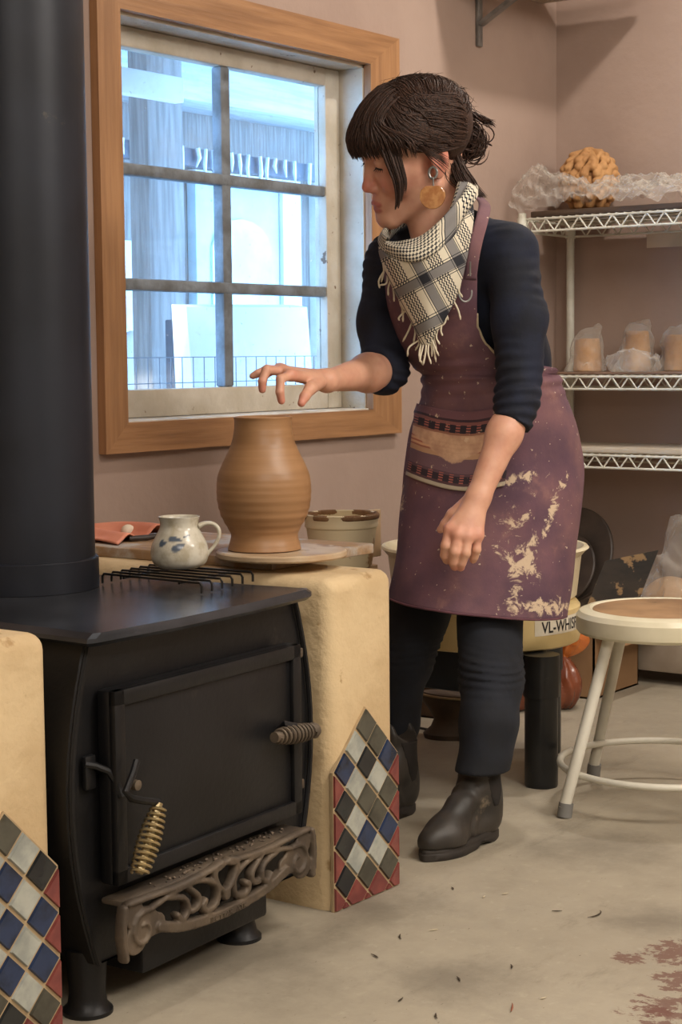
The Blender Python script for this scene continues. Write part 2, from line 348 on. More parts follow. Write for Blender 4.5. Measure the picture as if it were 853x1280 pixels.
# ------------------------------------------------------------------ masonry blocks with their tile panels
M_adobe = mat('ochre_plaster', (212, 188, 148), (194, 168, 128), 5, .85, bump=.35, bscale=45, spots=(((170, 140, 98), 18, .66, .08),))
TILES = {'navy': mat('navy_glaze', (42, 56, 86), (26, 33, 50), 22, .18), 'black': mat('black_glaze', (30, 32, 36), (44, 46, 46), 22, .2), 'slate': mat('slate_glaze', (82, 80, 70), (64, 62, 54), 22, .25),
         'pale': mat('pale_glaze', (176, 178, 168), (148, 152, 146), 26, .2), 'red': mat('brick_red_glaze', (134, 70, 64), (110, 56, 54), 22, .25)}
M_grout = mat('grout', (182, 158, 122), scale=30, rough=.9)
def clip(poly, x0, x1, z0):
    for (ax, v, sg) in ((0, x0, 1), (0, x1, -1), (1, z0, 1)):
        out = []
        for i in range(len(poly)):
            p, q = poly[i], poly[(i+1) % len(poly)]; a, c = sg*(p[ax]-v), sg*(q[ax]-v)
            if a >= 0: out.append(p)
            if a*c < 0: k = a/(a-c); out.append((p[0]+k*(q[0]-p[0]), p[1]+k*(q[1]-p[1])))
        poly = out
        if len(poly) < 3: return []
    return poly
def hearth(x0, x1, zt, label, seed):
    yf, yb = -.965, -.003
    o = thing('hearth_block', label, 'hearth', ((x0+x1)/2, -.5, 0)); o['kind'] = 'thing'
    b = MB(); bm = bmesh.new(); bmesh.ops.create_cube(bm, size=1)
    for v in bm.verts: v.co = Vector(((x0+x1)/2+v.co.x*(x1-x0), (yf+yb)/2+v.co.y*(yb-yf), zt/2+v.co.z*zt))
    bmesh.ops.bevel(bm, geom=[e for e in bm.edges if all(v.co.y < -.5 for v in e.verts) and min(v.co.z for v in e.verts) >= -.01 and max(v.co.z for v in e.verts) > .1 or all(v.co.z > .1 for v in e.verts)], offset=.026, segments=5, affect='EDGES', profile=.5)
    b.bm(bm).build('plaster_body', M_adobe, o)
    w = (x1-x0)/3; h = w*1.0; apex = .348; rnd = random.Random(seed); mats = {}
    yt = yf-.004
    pl = MB(); out = [(x0, 0), (x1, 0), (x1, apex-1.5*h), ((x0+x1)/2, apex), (x0, apex-1.5*h)]
    pl.prism(out, lambda x, z: (x, yf+.002, z), lambda x, z: (x, yt, z))
    cx = (x0+x1)/2; keys = list(TILES); mi = [0]*len(pl.f)
    for row in range(0, 12):
        z = apex-h/2-row*h/2; par = row % 2
        for k in range(-3, 4):
            x = cx+(k+(.5 if par else 0))*w
            if abs(x-cx) > w*1.6 or z-h/2 > apex-h/2-abs(x-cx)/w*h+.001: continue
            kind = 'pale' if par else rnd.choice(['navy', 'navy', 'black', 'navy', 'navy', 'slate', 'black'])
            if row == 0: kind = 'slate'
            if abs(x-cx) > w*1.4 or z < h*.35: kind = 'red'
            if par and not kind == 'red' and rnd.random() < .12: kind = 'slate'
            g = .45; dm = [(x, z-h*g), (x+w*g, z), (x, z+h*g), (x-w*g, z)]
            p = clip(dm, x0+.001, x1-.001, .002)
            if len(p) < 3: continue
            cc = np.mean(p, 0); n = len(p); j = [rnd.uniform(-.0006, .0006) for _ in p]
            vs = [(q[0], yt, q[1]) for q in p]+[(cc[0]+(q[0]-cc[0])*.93, yt-.004, cc[1]+(q[1]-cc[1])*.93) for q in p]+[(cc[0]+(q[0]-cc[0])*.78, yt-.0035+j[i], cc[1]+(q[1]-cc[1])*.78) for i, q in enumerate(p)]
            fs = [(a+l*n, (a+1) % n+l*n, (a+1) % n+l*n+n, a+l*n+n) for l in (0, 1) for a in range(n)]+[tuple(range(2*n, 3*n))]
            pl.add(vs, fs); mi += [1+keys.index(kind)]*len(fs)
    pl.build('tile_panel', [M_grout]+[TILES[k] for k in keys], o, ang=20, mi=mi)['label'] = 'navy, pale grey and brick red diamond tiles'
    return o
hearth(-2.538, -2.338, .585, 'ochre plaster hearth block right of the black stove, with diamond tiles', 5)
hearth(-3.403, -3.203, .585, 'ochre plaster hearth block left of the black stove, cut by the photo edge', 9)
# ================================================================== wood stove
SO = V(-2.88, -.965, 0); _s = math.radians(3.6); SX = V(math.cos(_s), math.sin(_s), 0); SYv = V(-math.sin(_s), math.cos(_s), 0); SA = np.array([SX, SYv, UP])
def SL(x, y, z): return SO+SX*x+SYv*y+UP*z
def SP(px, py, y):                                               # photograph point on the stove plane at depth y
    d = ray(px, py); return CAM+d*((y-(CAM-SO)@SYv)/(d@SYv))
def SQ(px, py, y): q = SP(px, py, y)-SO; return q@SX, q[2]
M_iron = mat('black_stove_iron', (29, 29, 31), (20, 20, 22), 6, .45, .3, bump=.2, bscale=90, bdist=.003, spots=(((62, 56, 51), 9, .66, .1),))
M_plate = mat('stove_top_iron', (86, 90, 98), (58, 61, 67), 5, .27, .7, bump=.15, bscale=70, bdist=.003)
M_cast = mat('dusty_cast_iron', (108, 95, 80), (80, 70, 60), 14, .6, .35, bump=.4, bscale=60, bdist=.003)
M_brass = mat('coil_steel', (206, 190, 150), (176, 158, 118), 20, .3, .9)
st = thing('wood_stove', 'black iron wood stove with an ornate ash lip, between two plaster blocks', 'stove', SO+SYv*.28)
zz = np.linspace(.085, .57, 15); prof = [(.252+.062*math.sin(math.pi*(.04+.9*((z-.085)/.485)))**.9, z) for z in zz]
def sring(y, k=0): return [SL(h-k, y, z) for h, z in prof]+[SL(-(h-k), y, z) for h, z in reversed(prof)]
b = MB().loft([sring(.004, .008), sring(0, .004), sring(.006), sring(.56, .05)]); body = b.build('stove_body', M_iron, st, ang=30)
b = MB()
for s in (-1, 1): MB().tube([SL(s*(h-.004), -.001, z) for h, z in prof], .0045, 6).build('edge_bead', M_iron, st)
bm = bmesh.new()
top = [(-.300, -.012), (-.303, -.03), (-.29, -.036), (-.12, -.05), (.08, -.05), (.26, -.038), (.275, -.03), (.272, -.01), (.24, .60), (-.25, .60)]
b = MB().loft([[SL(x*.97, y*.97+.004, .562) for x, y in top], [SL(x, y, .568) for x, y in top], [SL(x*.995, y*.995, .574) for x, y in top], [SL(x*.95, y*.95, .581) for x, y in top]])
b.build('top_plate', M_plate, st, ang=25)
d0, d1, e0, e1 = -.25, .236, .203, .492
b = MB().box((d0, -.026, e0), (d1, 0.001, e1), .006, SA, SO); dr = b.build('door', M_iron, st)
b = MB(); bw = .026
for lo, hi in (((d0, e0), (d1, e0+bw)), ((d0, e1-bw), (d1, e1)), ((d0, e0), (d0+bw, e1)), ((d1-bw, e0), (d1, e1))): b.box((lo[0]+.001, -.034, lo[1]+.001), (hi[0]-.001, -.02, hi[1]-.001), .003, SA, SO)
b.build('door_rim', M_iron, dr)
for z in (.245, .47): MB().tube([SL(.247, -.012, z-.014), SL(.247, -.012, z+.014)], .009, 10).box((.236, -.016, z-.008), (.268, -.004, z+.008), .002, SA, SO).build('hinge', M_cast, dr)
def coil(a, c, r0, r1, turns, wire):
    a, c = np.array(a), np.array(c); ax = (c-a)/np.linalg.norm(c-a); u = np.cross(ax, UP); u /= np.linalg.norm(u); w = np.cross(ax, u)
    return [a+(c-a)*k+(r0+(r1-r0)*math.sin(math.pi*k*.9))*(u*math.cos(2*math.pi*turns*k)+w*math.sin(2*math.pi*turns*k)) for k in np.linspace(0, 1, turns*14)]
latch = MB().tube([SP(x, y, d) for x, y, d in ((106, 955, -.004), (118, 957, -.012), (136, 964, -.02), (147, 980, -.03), (152, 996, -.036))], .0055, 8)
latch.tube([SP(x, y, d) for x, y, d in ((171, 951, -.05), (166, 968, -.055), (157, 990, -.06), (164, 998, -.062), (180, 1001, -.064), (199, 1003, -.066))], .0055, 8)
latch.box((-.285, -.008, .35), (-.262, .001, .40), .003, SA, SO)
lt = latch.build('latch', M_iron, st)
b = MB().lathe([(0, -.01), (.008, -.008), (.008, .006), (0, .008)], SP(169, 981, -.034), 12, (SX, UP, -SYv)); b.build('bolt', M_cast, lt)
b = MB().tube(coil(SP(199, 1008, -.068), SP(174, 1092, -.075), .010, .0165, 12, 0), .0022, 6); b.tube([SP(199, 1004, -.068), SP(174, 1092, -.075)], .006, 8); b.build('coil_handle', M_brass, lt)['label'] = 'brass coloured coil spring handle'
b = MB().tube(coil(SP(347, 921, -.05), SP(388, 914, -.05), .010, .0145, 9, 0), .0026, 6); b.tube([SP(343, 922, -.05), SP(394, 913, -.05)], [.009, .009], 10)
b.lathe([(0, -.006), (.012, -.006), (.014, 0), (.012, .006), (0, .006)], SP(392, 913, -.05), 14, (SYv, UP, SX))
ch = b.build('coil_handle', M_cast, dr); ch['label'] = 'dark coil spring handle on the right edge'
MB().tube([SP(350, 912, -.03), SP(356, 905, -.045), SP(370, 908, -.05)], .006, 8).build('handle_arm', M_iron, ch)
# ash lip: cast scrollwork, laid out over its own length (u) and height (v)
la = SQ(164, 1160, -.055); lc = SQ(386, 1070, -.055); LX0, LX1 = la[0]-.012, lc[0]+.012; LZ0, LZ1 = .098, .186
LW = LX1-LX0; LH = LZ1-LZ0; LY = -.05
def lip(u, v): return SL(LX0+u*LW, LY, LZ0+v*LH)
prims = []; base = []
def scroll(pts, r0, r1, n=14):
    q = spline(pts, n); rr = np.linspace(r0, r1, n)
    for i in range(n-1): prims.append(rc(lip(*q[i]), lip(*q[i+1]), rr[i], rr[i+1]))
def spiral(cu, cv, r, turns, s, a0):
    return [(cu+s*r*(1-.75*k)*math.cos(a0+turns*6.283*k)*LH/LW, cv+r*(1-.75*k)*math.sin(a0+turns*6.283*k)) for k in np.linspace(0, 1, 12)]
for s in (0, 1):
    m = (lambda pts: [(1-u, v) for u, v in pts]) if s else (lambda pts: list(pts))
    for uv, r in (((.045, .72), .019), ((.05, .3), .022), ((.10, .5), .024), ((.15, .42), .016)): base.append(rc(lip(*m([uv])[0]), lip(*m([(uv[0]+.01, uv[1])])[0]), r, r))
    scroll(m([(.0, .9), (-.01, .5), (.0, .05)]), .006, .006, 8)
    scroll(m(spiral(.085, .42, .34, 1.1, 1, 1.2)), .0052, .004, 16)
    scroll(m([(.02, .95), (.12, .93), (.25, .9), (.38, .93), (.5, .98)]), .0048, .0048)
    scroll(m([(.16, .36), (.26, .2), (.38, .12), (.5, .09)]), .0085, .0085)
    scroll(m([(.12, .72), (.24, .84), (.36, .86), (.45, .66), (.45, .34), (.40, .26), (.375, .38), (.39, .46)]), .0045, .006, 20)
    scroll(m([(.20, .80), (.285, .66), (.30, .42), (.27, .3), (.25, .42)]), .005, .0055)
    scroll(m([(.30, .84), (.355, .6), (.35, .42), (.32, .38)]), .005, .0055)
    scroll(m([(.50, .42), (.455, .66), (.44, .9), (.48, .98)]), .0045, .007)
prims.append(rc(lip(.5, .44), lip(.5, .40), .009, .009))
uf = union(prims, .0012); ub = union(base, .006)
def lipf(p):
    y = (p-SO)@SYv-LY; q = p-np.outer(y*.45, SYv); g = p-np.outer(y*.95, SYv); return np.minimum(np.maximum(uf(q), np.abs(y)-.009), np.maximum(ub(g), np.abs(y)-.0035))
c0, c1 = lip(-.03, -.15), lip(1.03, 1.15); pad = .02
lipb = sdf_mesh(lipf, np.minimum(c0, c1)-pad, np.maximum(c0, c1)+pad, .0024)
lp = lipb.build('ash_lip', M_cast, st, ang=0); lp['label'] = 'dusty grey cast scrollwork lip'
MB().box((LX0+.01, -.046, LZ1-.012), (LX1-.01, .0, LZ1-.002), .004, SA, SO).build('lip_shelf', M_cast, lp)
cu = bpy.data.curves.new('lettering', 'FONT'); cu.body = "IECTTAK  ATK"; cu.size = .011; cu.extrude = .0012; cu.align_x = 'CENTER'
tob = bpy.data.objects.new('tmp_text', cu); COL.objects.link(tob); dgx = bpy.context.evaluated_depsgraph_get(); tm = tob.evaluated_get(dgx).to_mesh()
tv = np.array([v.co[:] for v in tm.vertices]); tf = [list(p.vertices) for p in tm.polygons]; bpy.data.objects.remove(tob)
b = MB(); u = .5+tv[:, 0]/LW*1.35; b.add([lip(uu, .075+1.1*(uu-.5)**2+yy/LH)-SYv*(.0095+zz2) for uu, yy, zz2 in zip(u, tv[:, 1]-.003, tv[:, 2])], tf); b.build('raised_lettering', M_cast, lp, ang=20)
def leg(x, y):
    b = MB().lathe([(.0, 0), (.038, 0), (.038, .006), (.030, .014), (.027, .03), (.032, .10), (0, .10)], SL(x, y, 0), 24); b.build('leg', M_iron, st)
for x, y in ((-.238, .04), (.148, .04), (-.2, .5), (.2, .5)): leg(x, y)
MB().box((-.16, -.004, .04), (.17, .4, .1), .006, SA, SO).build('ash_drawer', M_iron, st)
b = MB(); rr = random.Random(4)
for k in range(70):
    x = LX0+.06+(LX1-LX0-.1)*rr.random()**.7; y = rr.uniform(-.04, -.012); s_ = rr.uniform(.0012, .0034); p = SL(x, y, LZ1-.002+s_*.6)
    bm = bmesh.new(); bmesh.ops.create_icosphere(bm, subdivisions=1, radius=s_)
    for v in bm.verts: v.co = Vector((v.co.x*rr.uniform(.7, 1.4), v.co.y*rr.uniform(.7, 1.3), v.co.z*rr.uniform(.5, .9)))
    b.bm(bm, None, p)
co_ = tag(b.build('ash_crumbs', mat('ash', (120, 104, 88), (62, 56, 50), 60, .9), org=SL(0, -.03, LZ1), ang=0), 'grey ash crumbs scattered on the lip of the stove', 'ash'); co_['kind'] = 'stuff'
# ------------------------------------------------------------------ stovepipe, trivet, mug
pc = SL(.043, .40, .5815)
rp = .118
b = MB().lathe([(0, 0), (rp+.006, 0), (rp+.006, .05), (rp+.004, .052), (rp, .053), (rp, 1.1), (rp+.002, 1.102), (rp, 1.104), (rp, 2.165), (0, 2.165)], pc, 64)
pipe = tag(b.build('stovepipe', mat('matte_black_pipe', (34, 38, 48), (25, 28, 36), 4, .45, .3, bump=.08, bscale=60, bdist=.002, spots=(((66, 62, 58), 20, .7, .06),)), org=pc, ang=30), 'wide matte black stovepipe rising from the stove top', 'stovepipe')
zt = .6; tv = thing('trivet', 'black wire trivet with bent feet on the stove top', 'trivet', (*fl(222, 722, .582)[:2], .5815))
M_wire = mat('blackened_wire', (70, 66, 62), (48, 46, 44), 20, .35, .8)
ends = [(fl(252+(316-252)*k, 729-14*k, zt), fl(128+57*k, 717-11*k, zt)) for k in np.linspace(0, 1, 6)]
for a, c in ends:
    u = (c-a)/np.linalg.norm(c-a); dn = V(0, 0, -(zt-.5835))
    MB().tube([a+dn, a+dn*.3, a+u*.004, c-u*.004, c+dn*.3, c+dn], .0022, 6).build('wire', M_wire, tv)
for k in (.22, .78): MB().tube([ends[0][0]*(1-k)+ends[0][1]*k-V(0, 0, .0042), ends[-1][0]*(1-k)+ends[-1][1]*k-V(0, 0, .0042)], .0022, 6).build('cross_wire', M_wire, tv)
zt += .0024
mc = fl(225, 709, zt); mk = .101/.102
prof = spline([(.0, 0), (.030, 0), (.036, .001), (.046, .008), (.0505, .022), (.0485, .040), (.040, .058), (.034, .070), (.0335, .078), (.0355, .0865), (.0365, .0895)], 60).tolist()
prof += [(.0345, .0898), (.032, .085), (.031, .072), (.036, .058), (.044, .04), (.045, .02), (.03, .008), (0, .006)]
b = MB().lathe(prof, mc, 160)
vs = np.array(b.v)-mc; ang = np.arctan2(vs@RT, -(vs@FH)); hz = vs[:, 2]; rr = np.hypot(vs@RT, vs@FH); arc = ang*.045
paint = np.zeros(len(vs))
def leaf(ax, az, L, W, th):
    global paint
    du, dv = arc-ax, hz-az; u = du*math.cos(th)+dv*math.sin(th); w = -du*math.sin(th)+dv*math.cos(th)
    paint = np.maximum(paint, np.clip(1.3-((u/L)**2+(w/(W*np.clip(1-.5*u/L, .3, 2)))**2), 0, .5)*2)
for q in ((-.004, .053, .013, .0045, -.1), (.002, .040, .012, .0055, .45), (-.027, .046, .007, .0055, .1), (.018, .058, .008, .0015, .3), (-.015, .05, .008, .0012, .2)): leaf(*q)
paint *= (hz > .02)*1.0
paint[rr < .031] = 0
t = NT('mug_glaze'); c = t.mix(t.step(t.noise(40, 5), .4, .7), lin((206, 200, 184)), lin((178, 168, 146))); c = t.mix(t.attr('paint'), c, lin((84, 94, 108)))
t.bsdf(c, .22, 0, t.noise(18, 3, stretch=(.3, .3, 12)), .08, .004); M_mug = t.m
mug = thing('mug', 'cream stoneware mug with blue-grey leaf marks on the wire trivet', 'mug', mc)
b.build('mug_body', M_mug, mug, ang=0, attrs={'paint': paint})
hd = (RT*V(1, 1, 0)); hd /= np.linalg.norm(hd)
hp = spline([mc+hd*x+UP*z for x, z in ((.034, .072), (.046, .077), (.060, .0755), (.069, .066), (.069, .052), (.060, .036), (.051, .026), (.046, .020))], 30)
MB().tube(hp, np.interp(np.linspace(0, 1, 30), [0, .15, .8, 1], [.009, .0065, .0055, .008]), 12, flat=.6).build('handle', M_mug, mug, ang=0, attrs={'paint': np.zeros(360)})
# ------------------------------------------------------------------ ware board, bat, vase
M_ply = wood('ware_board', (172, 140, 104), (146, 116, 84), 1, 6, .6, spots=(((176, 170, 162), 7, .5, .12),))
wb = tag(MB().box((-2.485, -.80, .5855), (-2.165, -.13, .605), .003).build('ware_board', M_ply, org=(-2.32, -.46, .585)), 'wide wooden ware board lying across the right hearth block', 'board')
bc = fl(352, 687, .618)
tag(MB().lathe([(0, 0), (.116, 0), (.119, .003), (.119, .010), (.116, .0125), (0, .0125)], (bc[0], bc[1], .6055), 72).build('throwing_bat', mat('clay_smeared_bat', (178, 150, 118), (196, 176, 148), 9, .5, spots=(((150, 112, 72), 14, .6, .1),)), org=(bc[0], bc[1], .6055), ang=30), 'round clay-smeared wooden bat under the tall brown vase', 'bat')
vc = bc+(P(331, 687, 3.2)-P(352, 687, 3.2)); vc[2] = .6183
vk = .00147
pv = [(45.5, 686), (44, 680), (41.5, 669), (45, 660), (53, 645), (57.5, 628), (58.5, 612), (57, 596), (52, 582), (45, 568), (39.5, 555), (37, 545), (35.5, 535), (35.5, 527), (36.5, 523)]
pv = spline([(r*vk, (687-y)*vk) for r, y in pv], 110)
k = np.arange(len(pv)); rip = (.00035+.0003*np.sin(pv[:, 1]*31))*np.sin(pv[:, 1]*2*math.pi/.0125+2*np.sin(pv[:, 1]*40))*np.clip((pv[:, 1]-.02)*30, 0, 1)*np.clip((.21-pv[:, 1])*20, .25, 1)
prof = [(0, 0.0)]+[(r+d, z) for (r, z), d in zip(pv, rip)]+[(pv[-1][0]-.004, pv[-1][1]+.0015), (pv[-1][0]-.008, pv[-1][1]-.002), (.042, .2), (.052, .16), (.06, .11), (.05, .05), (.03, .012), (0, .01)]
M_vase = mat('wet_brown_clay', (164, 124, 86), (146, 108, 72), 3, .42, bump=.1, bscale=12, stretch=(.5, .5, 14), bdist=.003, spots=(((180, 142, 102), 5, .62, .1),))
tag(MB().lathe(prof, vc, 96).build('clay_vase', M_vase, org=vc, ang=0), 'tall freshly thrown brown clay vase with throwing rings under her hand', 'vase')
# folded sheet and small tools behind the mug
M_pink = mat('salmon_cloth', (214, 140, 112), (196, 120, 94), 8, .65)
p0 = V(-2.33, -.30, .606)
b = MB(); rows = []
for j in range(25):
    s = j/24; row = []
    for i in range(25):
        u = i/24; y = -.40+.30*s; x = -2.46+.2*u
        z = .607+.030*math.exp(-((u-.30-.1*s)/.13)**2)*(.4+.6*s)+.024*math.exp(-((u-.72)/.12)**2)*(1-.5*s)+.004*math.sin(9*u+5*s)
        row.append((x+.02*math.sin(4*s), y+.03*math.sin(3*u), max(z, .6075)))
    rows.append(row)
tag(b.grid(rows).build('rubber_sheet', M_pink, org=(-2.36, -.25, .606), ang=0, solid=.003, offs=1), 'salmon pink folded rubber sheet on the board behind the stovepipe', 'sheet')
q = fl(184, 672, .612); b = MB().tube([q+V(-.03, .02, 0), q, q+V(.03, -.03, .006)], [.005, .006, .004], 10)
tl = thing('trimming_tool', 'small dark metal trimming tool on the board behind the mug', 'tool', q-V(0, 0, .006)); b.build('handle', mat('dark_tool', (60, 52, 48), scale=20, rough=.4), tl)
MB().tube([q+V(.03, -.03, .006)+V(.02*math.sin(a)*1, -.014*(1-math.cos(a)), .014*math.sin(a)) for a in np.linspace(0, 6.2, 16)], .0018, 6).build('wire_loop', M_steel, tl)
q = fl(160, 671, .606); f1 = el(q+V(0, 0, .012), (.016, .013, .013)); w1 = waves(5, 120)
tag(sdf_mesh(lambda p: f1(p)+.002*w1(p), q-.03, q+.04, .003).build('clay_lump', mat('white_clay', (214, 198, 176), scale=12), org=q, ang=0), 'small white clay lump on the board beside the salmon sheet', 'clay')
# ================================================================== wire shelving and what stands on it
M_white = mat('white_epoxy_wire', (224, 224, 212), (204, 202, 188), 12, .4)
sh = thing('wire_shelving_unit', 'white wire shelving unit along the right wall', 'shelving', (-.185, -.62, 0))
sxf, sxb, sya, syb = -.335, -.035, -.07, -1.27
b = None
for (x, y) in ((sxb, sya), (sxf, sya), (sxb, syb), (sxf, syb)):
    b = MB().tube([(x, y, 0.0), (x, y, 1.385)], .0125, 12)
    for z in np.arange(.05, 1.36, .026): b.tube([(x, y, z), (x, y, z+.002)], .0129, 12)
    b.build('post', M_white, sh)
for zt_ in (1.366, .899, .669):
    zb = zt_-.036; f = MB()
    for z, r in ((zt_, .0036), (zb, .0036)):
        f.tube([(sxf, sya, z), (sxb, sya, z), (sxb, syb, z), (sxf, syb, z)], r, 8, closed=True)
    def zig(p, q, n):
        pts = [np.array(p)+(np.array(q)-np.array(p))*i/n+V(0, 0, (zt_-zb) if i % 2 else 0) for i in range(n+1)]
        for a, c in zip(pts, pts[1:]): f.tube([a, c], .0026, 6)
    zig((sxf, sya, zb), (sxf, syb, zb), 44); zig((sxb, sya, zb), (sxb, syb, zb), 44); zig((sxf, sya, zb), (sxb, sya, zb), 12); zig((sxf, syb, zb), (sxb, syb, zb), 12)
    for (x, y) in ((sxb, sya), (sxf, sya), (sxb, syb), (sxf, syb)): f.tube([(x, y, zb-.006), (x, y, zt_+.004)], .016, 12)
    so = f.build('shelf', M_white, sh)
    w = MB()
    for y in np.arange(sya-.025, syb, -.026): w.tube([(sxf, y, zt_+.004), (sxb, y, zt_+.004)], .0018, 5)
    for x in (-.235, -.135): w.tube([(x, sya, zt_), (x, syb, zt_)], .003, 6)
    w.build('wire_deck', M_white, so)
M_dboard = wood('dark_shelf_board', (96, 78, 64), (70, 56, 46), 1, 6, .7)
MBD = lambda lo, hi, bv=.003: MB().box(lo, hi, bv)
tag(MBD((-.32, -1.15, 1.373), (-.05, -.09, 1.390)).build('board', M_dboard, org=(-.18, -.6, 1.373)), 'dark board on the top wire shelf under the plastic', 'board')
M_wboard = wood('whitewashed_board', (214, 204, 186), (186, 172, 150), 1, 6, .7)
tag(MBD((-.325, -1.15, .676), (-.055, -.1, .692)).build('board', M_wboard, org=(-.18, -.6, .676)), 'whitewashed board on the third wire shelf', 'board')
tag(MBD((-.315, -1.15, .906), (-.06, -.1, .912), .001).build('board', mat('brown_hardboard', (140, 112, 92), (120, 94, 76), 6, .7), org=(-.18, -.6, .906)), 'thin brown board under the clay cylinders on the second wire shelf', 'board')
tag(MB().box((-.0315, -.47, 1.285), (-.0305, -.33, 1.33), .0).build('paper_tag', mat('cream_paper', (212, 192, 164), scale=6, rough=.8), org=(-.031, -.4, 1.285)), 'cream paper tag hanging below the top wire shelf', 'tag')
# sculpted bulb
M_terra = mat('tan_clay', (190, 144, 94), (164, 118, 72), 9, .75, bump=.3, bscale=60)
bc2 = P(737, 208, 5.36); bc2[2] = 1.391+.10; R1 = .088
fs = [el(bc2-V(0, 0, .008), (R1*.80, R1*.80, R1*.96))]
pri = []
rows = [(-.8, 9, .2), (-.58, 12, .0), (-.34, 14, .5), (-.1, 15, .1), (.14, 14, .6), (.38, 12, .2), (.6, 9, .5), (.8, 6, .2), (.92, 3, .6)]
tot = 0
for zz_, n_, off in rows:
    for k in range(n_):
        an = 2*math.pi*(k+off)/n_+random.uniform(-.1, .1); cr = math.sqrt(1-zz_**2)
        p = bc2+V(cr*math.cos(an), cr*math.sin(an), zz_*1.12)*R1*.93
        z2 = min(zz_+.42, .995); cr2 = math.sqrt(1-z2**2); tw = an+random.uniform(.15, .5)
        q = bc2+V(cr2*math.cos(tw), cr2*math.sin(tw), z2*1.12)*R1*.96
        pri.append(rc(p, q, random.uniform(.0125, .0145), .0045)); pri.append(rc(q, q+V(0, 0, .001), .0062, .0062))
def bulbf(p):
    d = fs[0](p)
    for g in pri: d = smin(d, g(p), .0008)
    return d
tag(sdf_mesh(bulbf, bc2-.14, bc2+V(.14, .14, .15), .0028).build('sculpted_bulb', M_terra, org=(bc2[0], bc2[1], 1.391), ang=0), 'bulb-shaped tan clay sculpture covered with overlapping petals on the top shelf', 'sculpture')
# clay cylinders
def cyl(px, y0, y1, w0, w1, dep, label, grp=None):
    c = P(px, (y0+y1)/2, dep); k = dep/FPX; c[2] = .9126; h = (y1-y0)*k
    b = MB().lathe([(0, 0), (w1*k-.002, 0), (w1*k, .003), (w1*k*.6+w0*k*.4, h*.5), (w0*k, h-.003), (w0*k-.002, h), (w0*k-.008, h), (w0*k-.009, .02), (0, .02)], c, 40)
    tag(b.build('clay_cylinder', M_terra, org=c, ang=30), label, 'pot'); return c, h
c1, h1 = cyl(735, 422, 463, 15, 18, 5.34, 'tan clay cylinder in plastic on the second shelf, nearest the corner')
c2, h2 = cyl(797, 415, 465, 14, 18, 5.30, 'tapered tan clay cylinder in plastic, middle of the second shelf')
c3, h3 = cyl(847, 418, 463, 15, 16, 5.26, 'tan clay cylinder in plastic at the photo edge of the second shelf')
# translucent plastic
t = NT('clear_plastic'); tr = t.n('BsdfTransparent', Color=(.97, .96, .94, 1)); pb = t.n('BsdfPrincipled', Base_Color=(.78, .74, .68, 1), Roughness=.1)
fr = t.n('LayerWeight', Blend=.35).outputs['Facing']
bmp = t.n('Bump', Strength=.8, Distance=.012, Height=t.noise(45, 4, .65)); t.t.links.new(bmp.outputs[0], pb.inputs['Normal'])
fac = t.math('ADD', t.math('MULTIPLY', fr, .45), .13)
t.t.links.new(t.n('MixShader', i0=fac, i1=tr, i2=pb).outputs[0], t.out.inputs[0]); M_plast = t.m
def crumple(p, sc, amp, seed):
    a, c = waves(seed, sc, 10), waves(seed+1, sc*2.1, 10)
    return amp*(1-np.abs(a(p)))+amp*.5*(1-np.abs(c(p)))
def bag(name, f, lo, hi, h, label, amp, sc, seed, m=None, org=None, cat='plastic bag', zmin=None):
    zb = lo[2] if zmin is None else zmin
    g = lambda p: np.maximum(f(p)-np.maximum(crumple(p, sc, amp, seed), .0008), zb-p[:, 2])
    return tag(sdf_mesh(g, V(*lo)-.03, V(*hi)+.03, h).build(name, m or M_plast, org=org, ang=0), label, cat)
def sheet(name, pts, label, amp, sc, seed, n=70, m=60, mat_=None, thick=.0):
    pts = np.array(pts); A = np.array([spline(r, m) for r in pts]); B = np.array([spline(A[:, j], n) for j in range(m)]).transpose(1, 0, 2)
    fl_ = B.reshape(-1, 3); d = crumple(fl_, sc, amp, seed); d2 = crumple(fl_+3, sc, amp, seed+5)
    fl_ = fl_+np.outer(d, UP)-np.outer(d2, FH)*.8
    return tag(MB().grid(fl_.reshape(n, m, 3)).build(name, mat_ or M_plast, org=pts.reshape(-1, 3).mean(0)*V(1, 1, 0)+V(0, 0, pts[..., 2].min()), ang=0, solid=thick), label, 'plastic')
# crumpled sheet over the top shelf: heaped at the left, draped to the right and over the front rail
zt_ = 1.393
def tp(px, dy, z): q = onX(px, 270, -.2+dy); return V(-.2+dy, q[1], z)
rows = []
for dx, hs in ((-.155, (.0, -.012, .004, .012, .006, .004, .004)), (-.12, (.01, .035, .03, .03, .03, .03, .025)), (-.07, (.05, .085, .065, .05, .055, .05, .04)), (0, (.06, .095, .06, .07, .075, .065, .06)), (.06, (.045, .07, .05, .05, .06, .055, .05)), (.11, (.015, .025, .02, .02, .03, .03, .03))):
    rows.append([V((-.352+(dx+.155)*.42) if yy > -.32 else -.2+dx, yy, zt_+z_*(1.25 if yy > -.2 else 1)) for yy, z_ in zip((-.03, -.11, -.19, -.29, -.42, -.6, -.85), hs)])
sheet('plastic_sheet', rows, 'crumpled clear plastic sheet spread along the top wire shelf', .017, 75, 11, 130, 170)
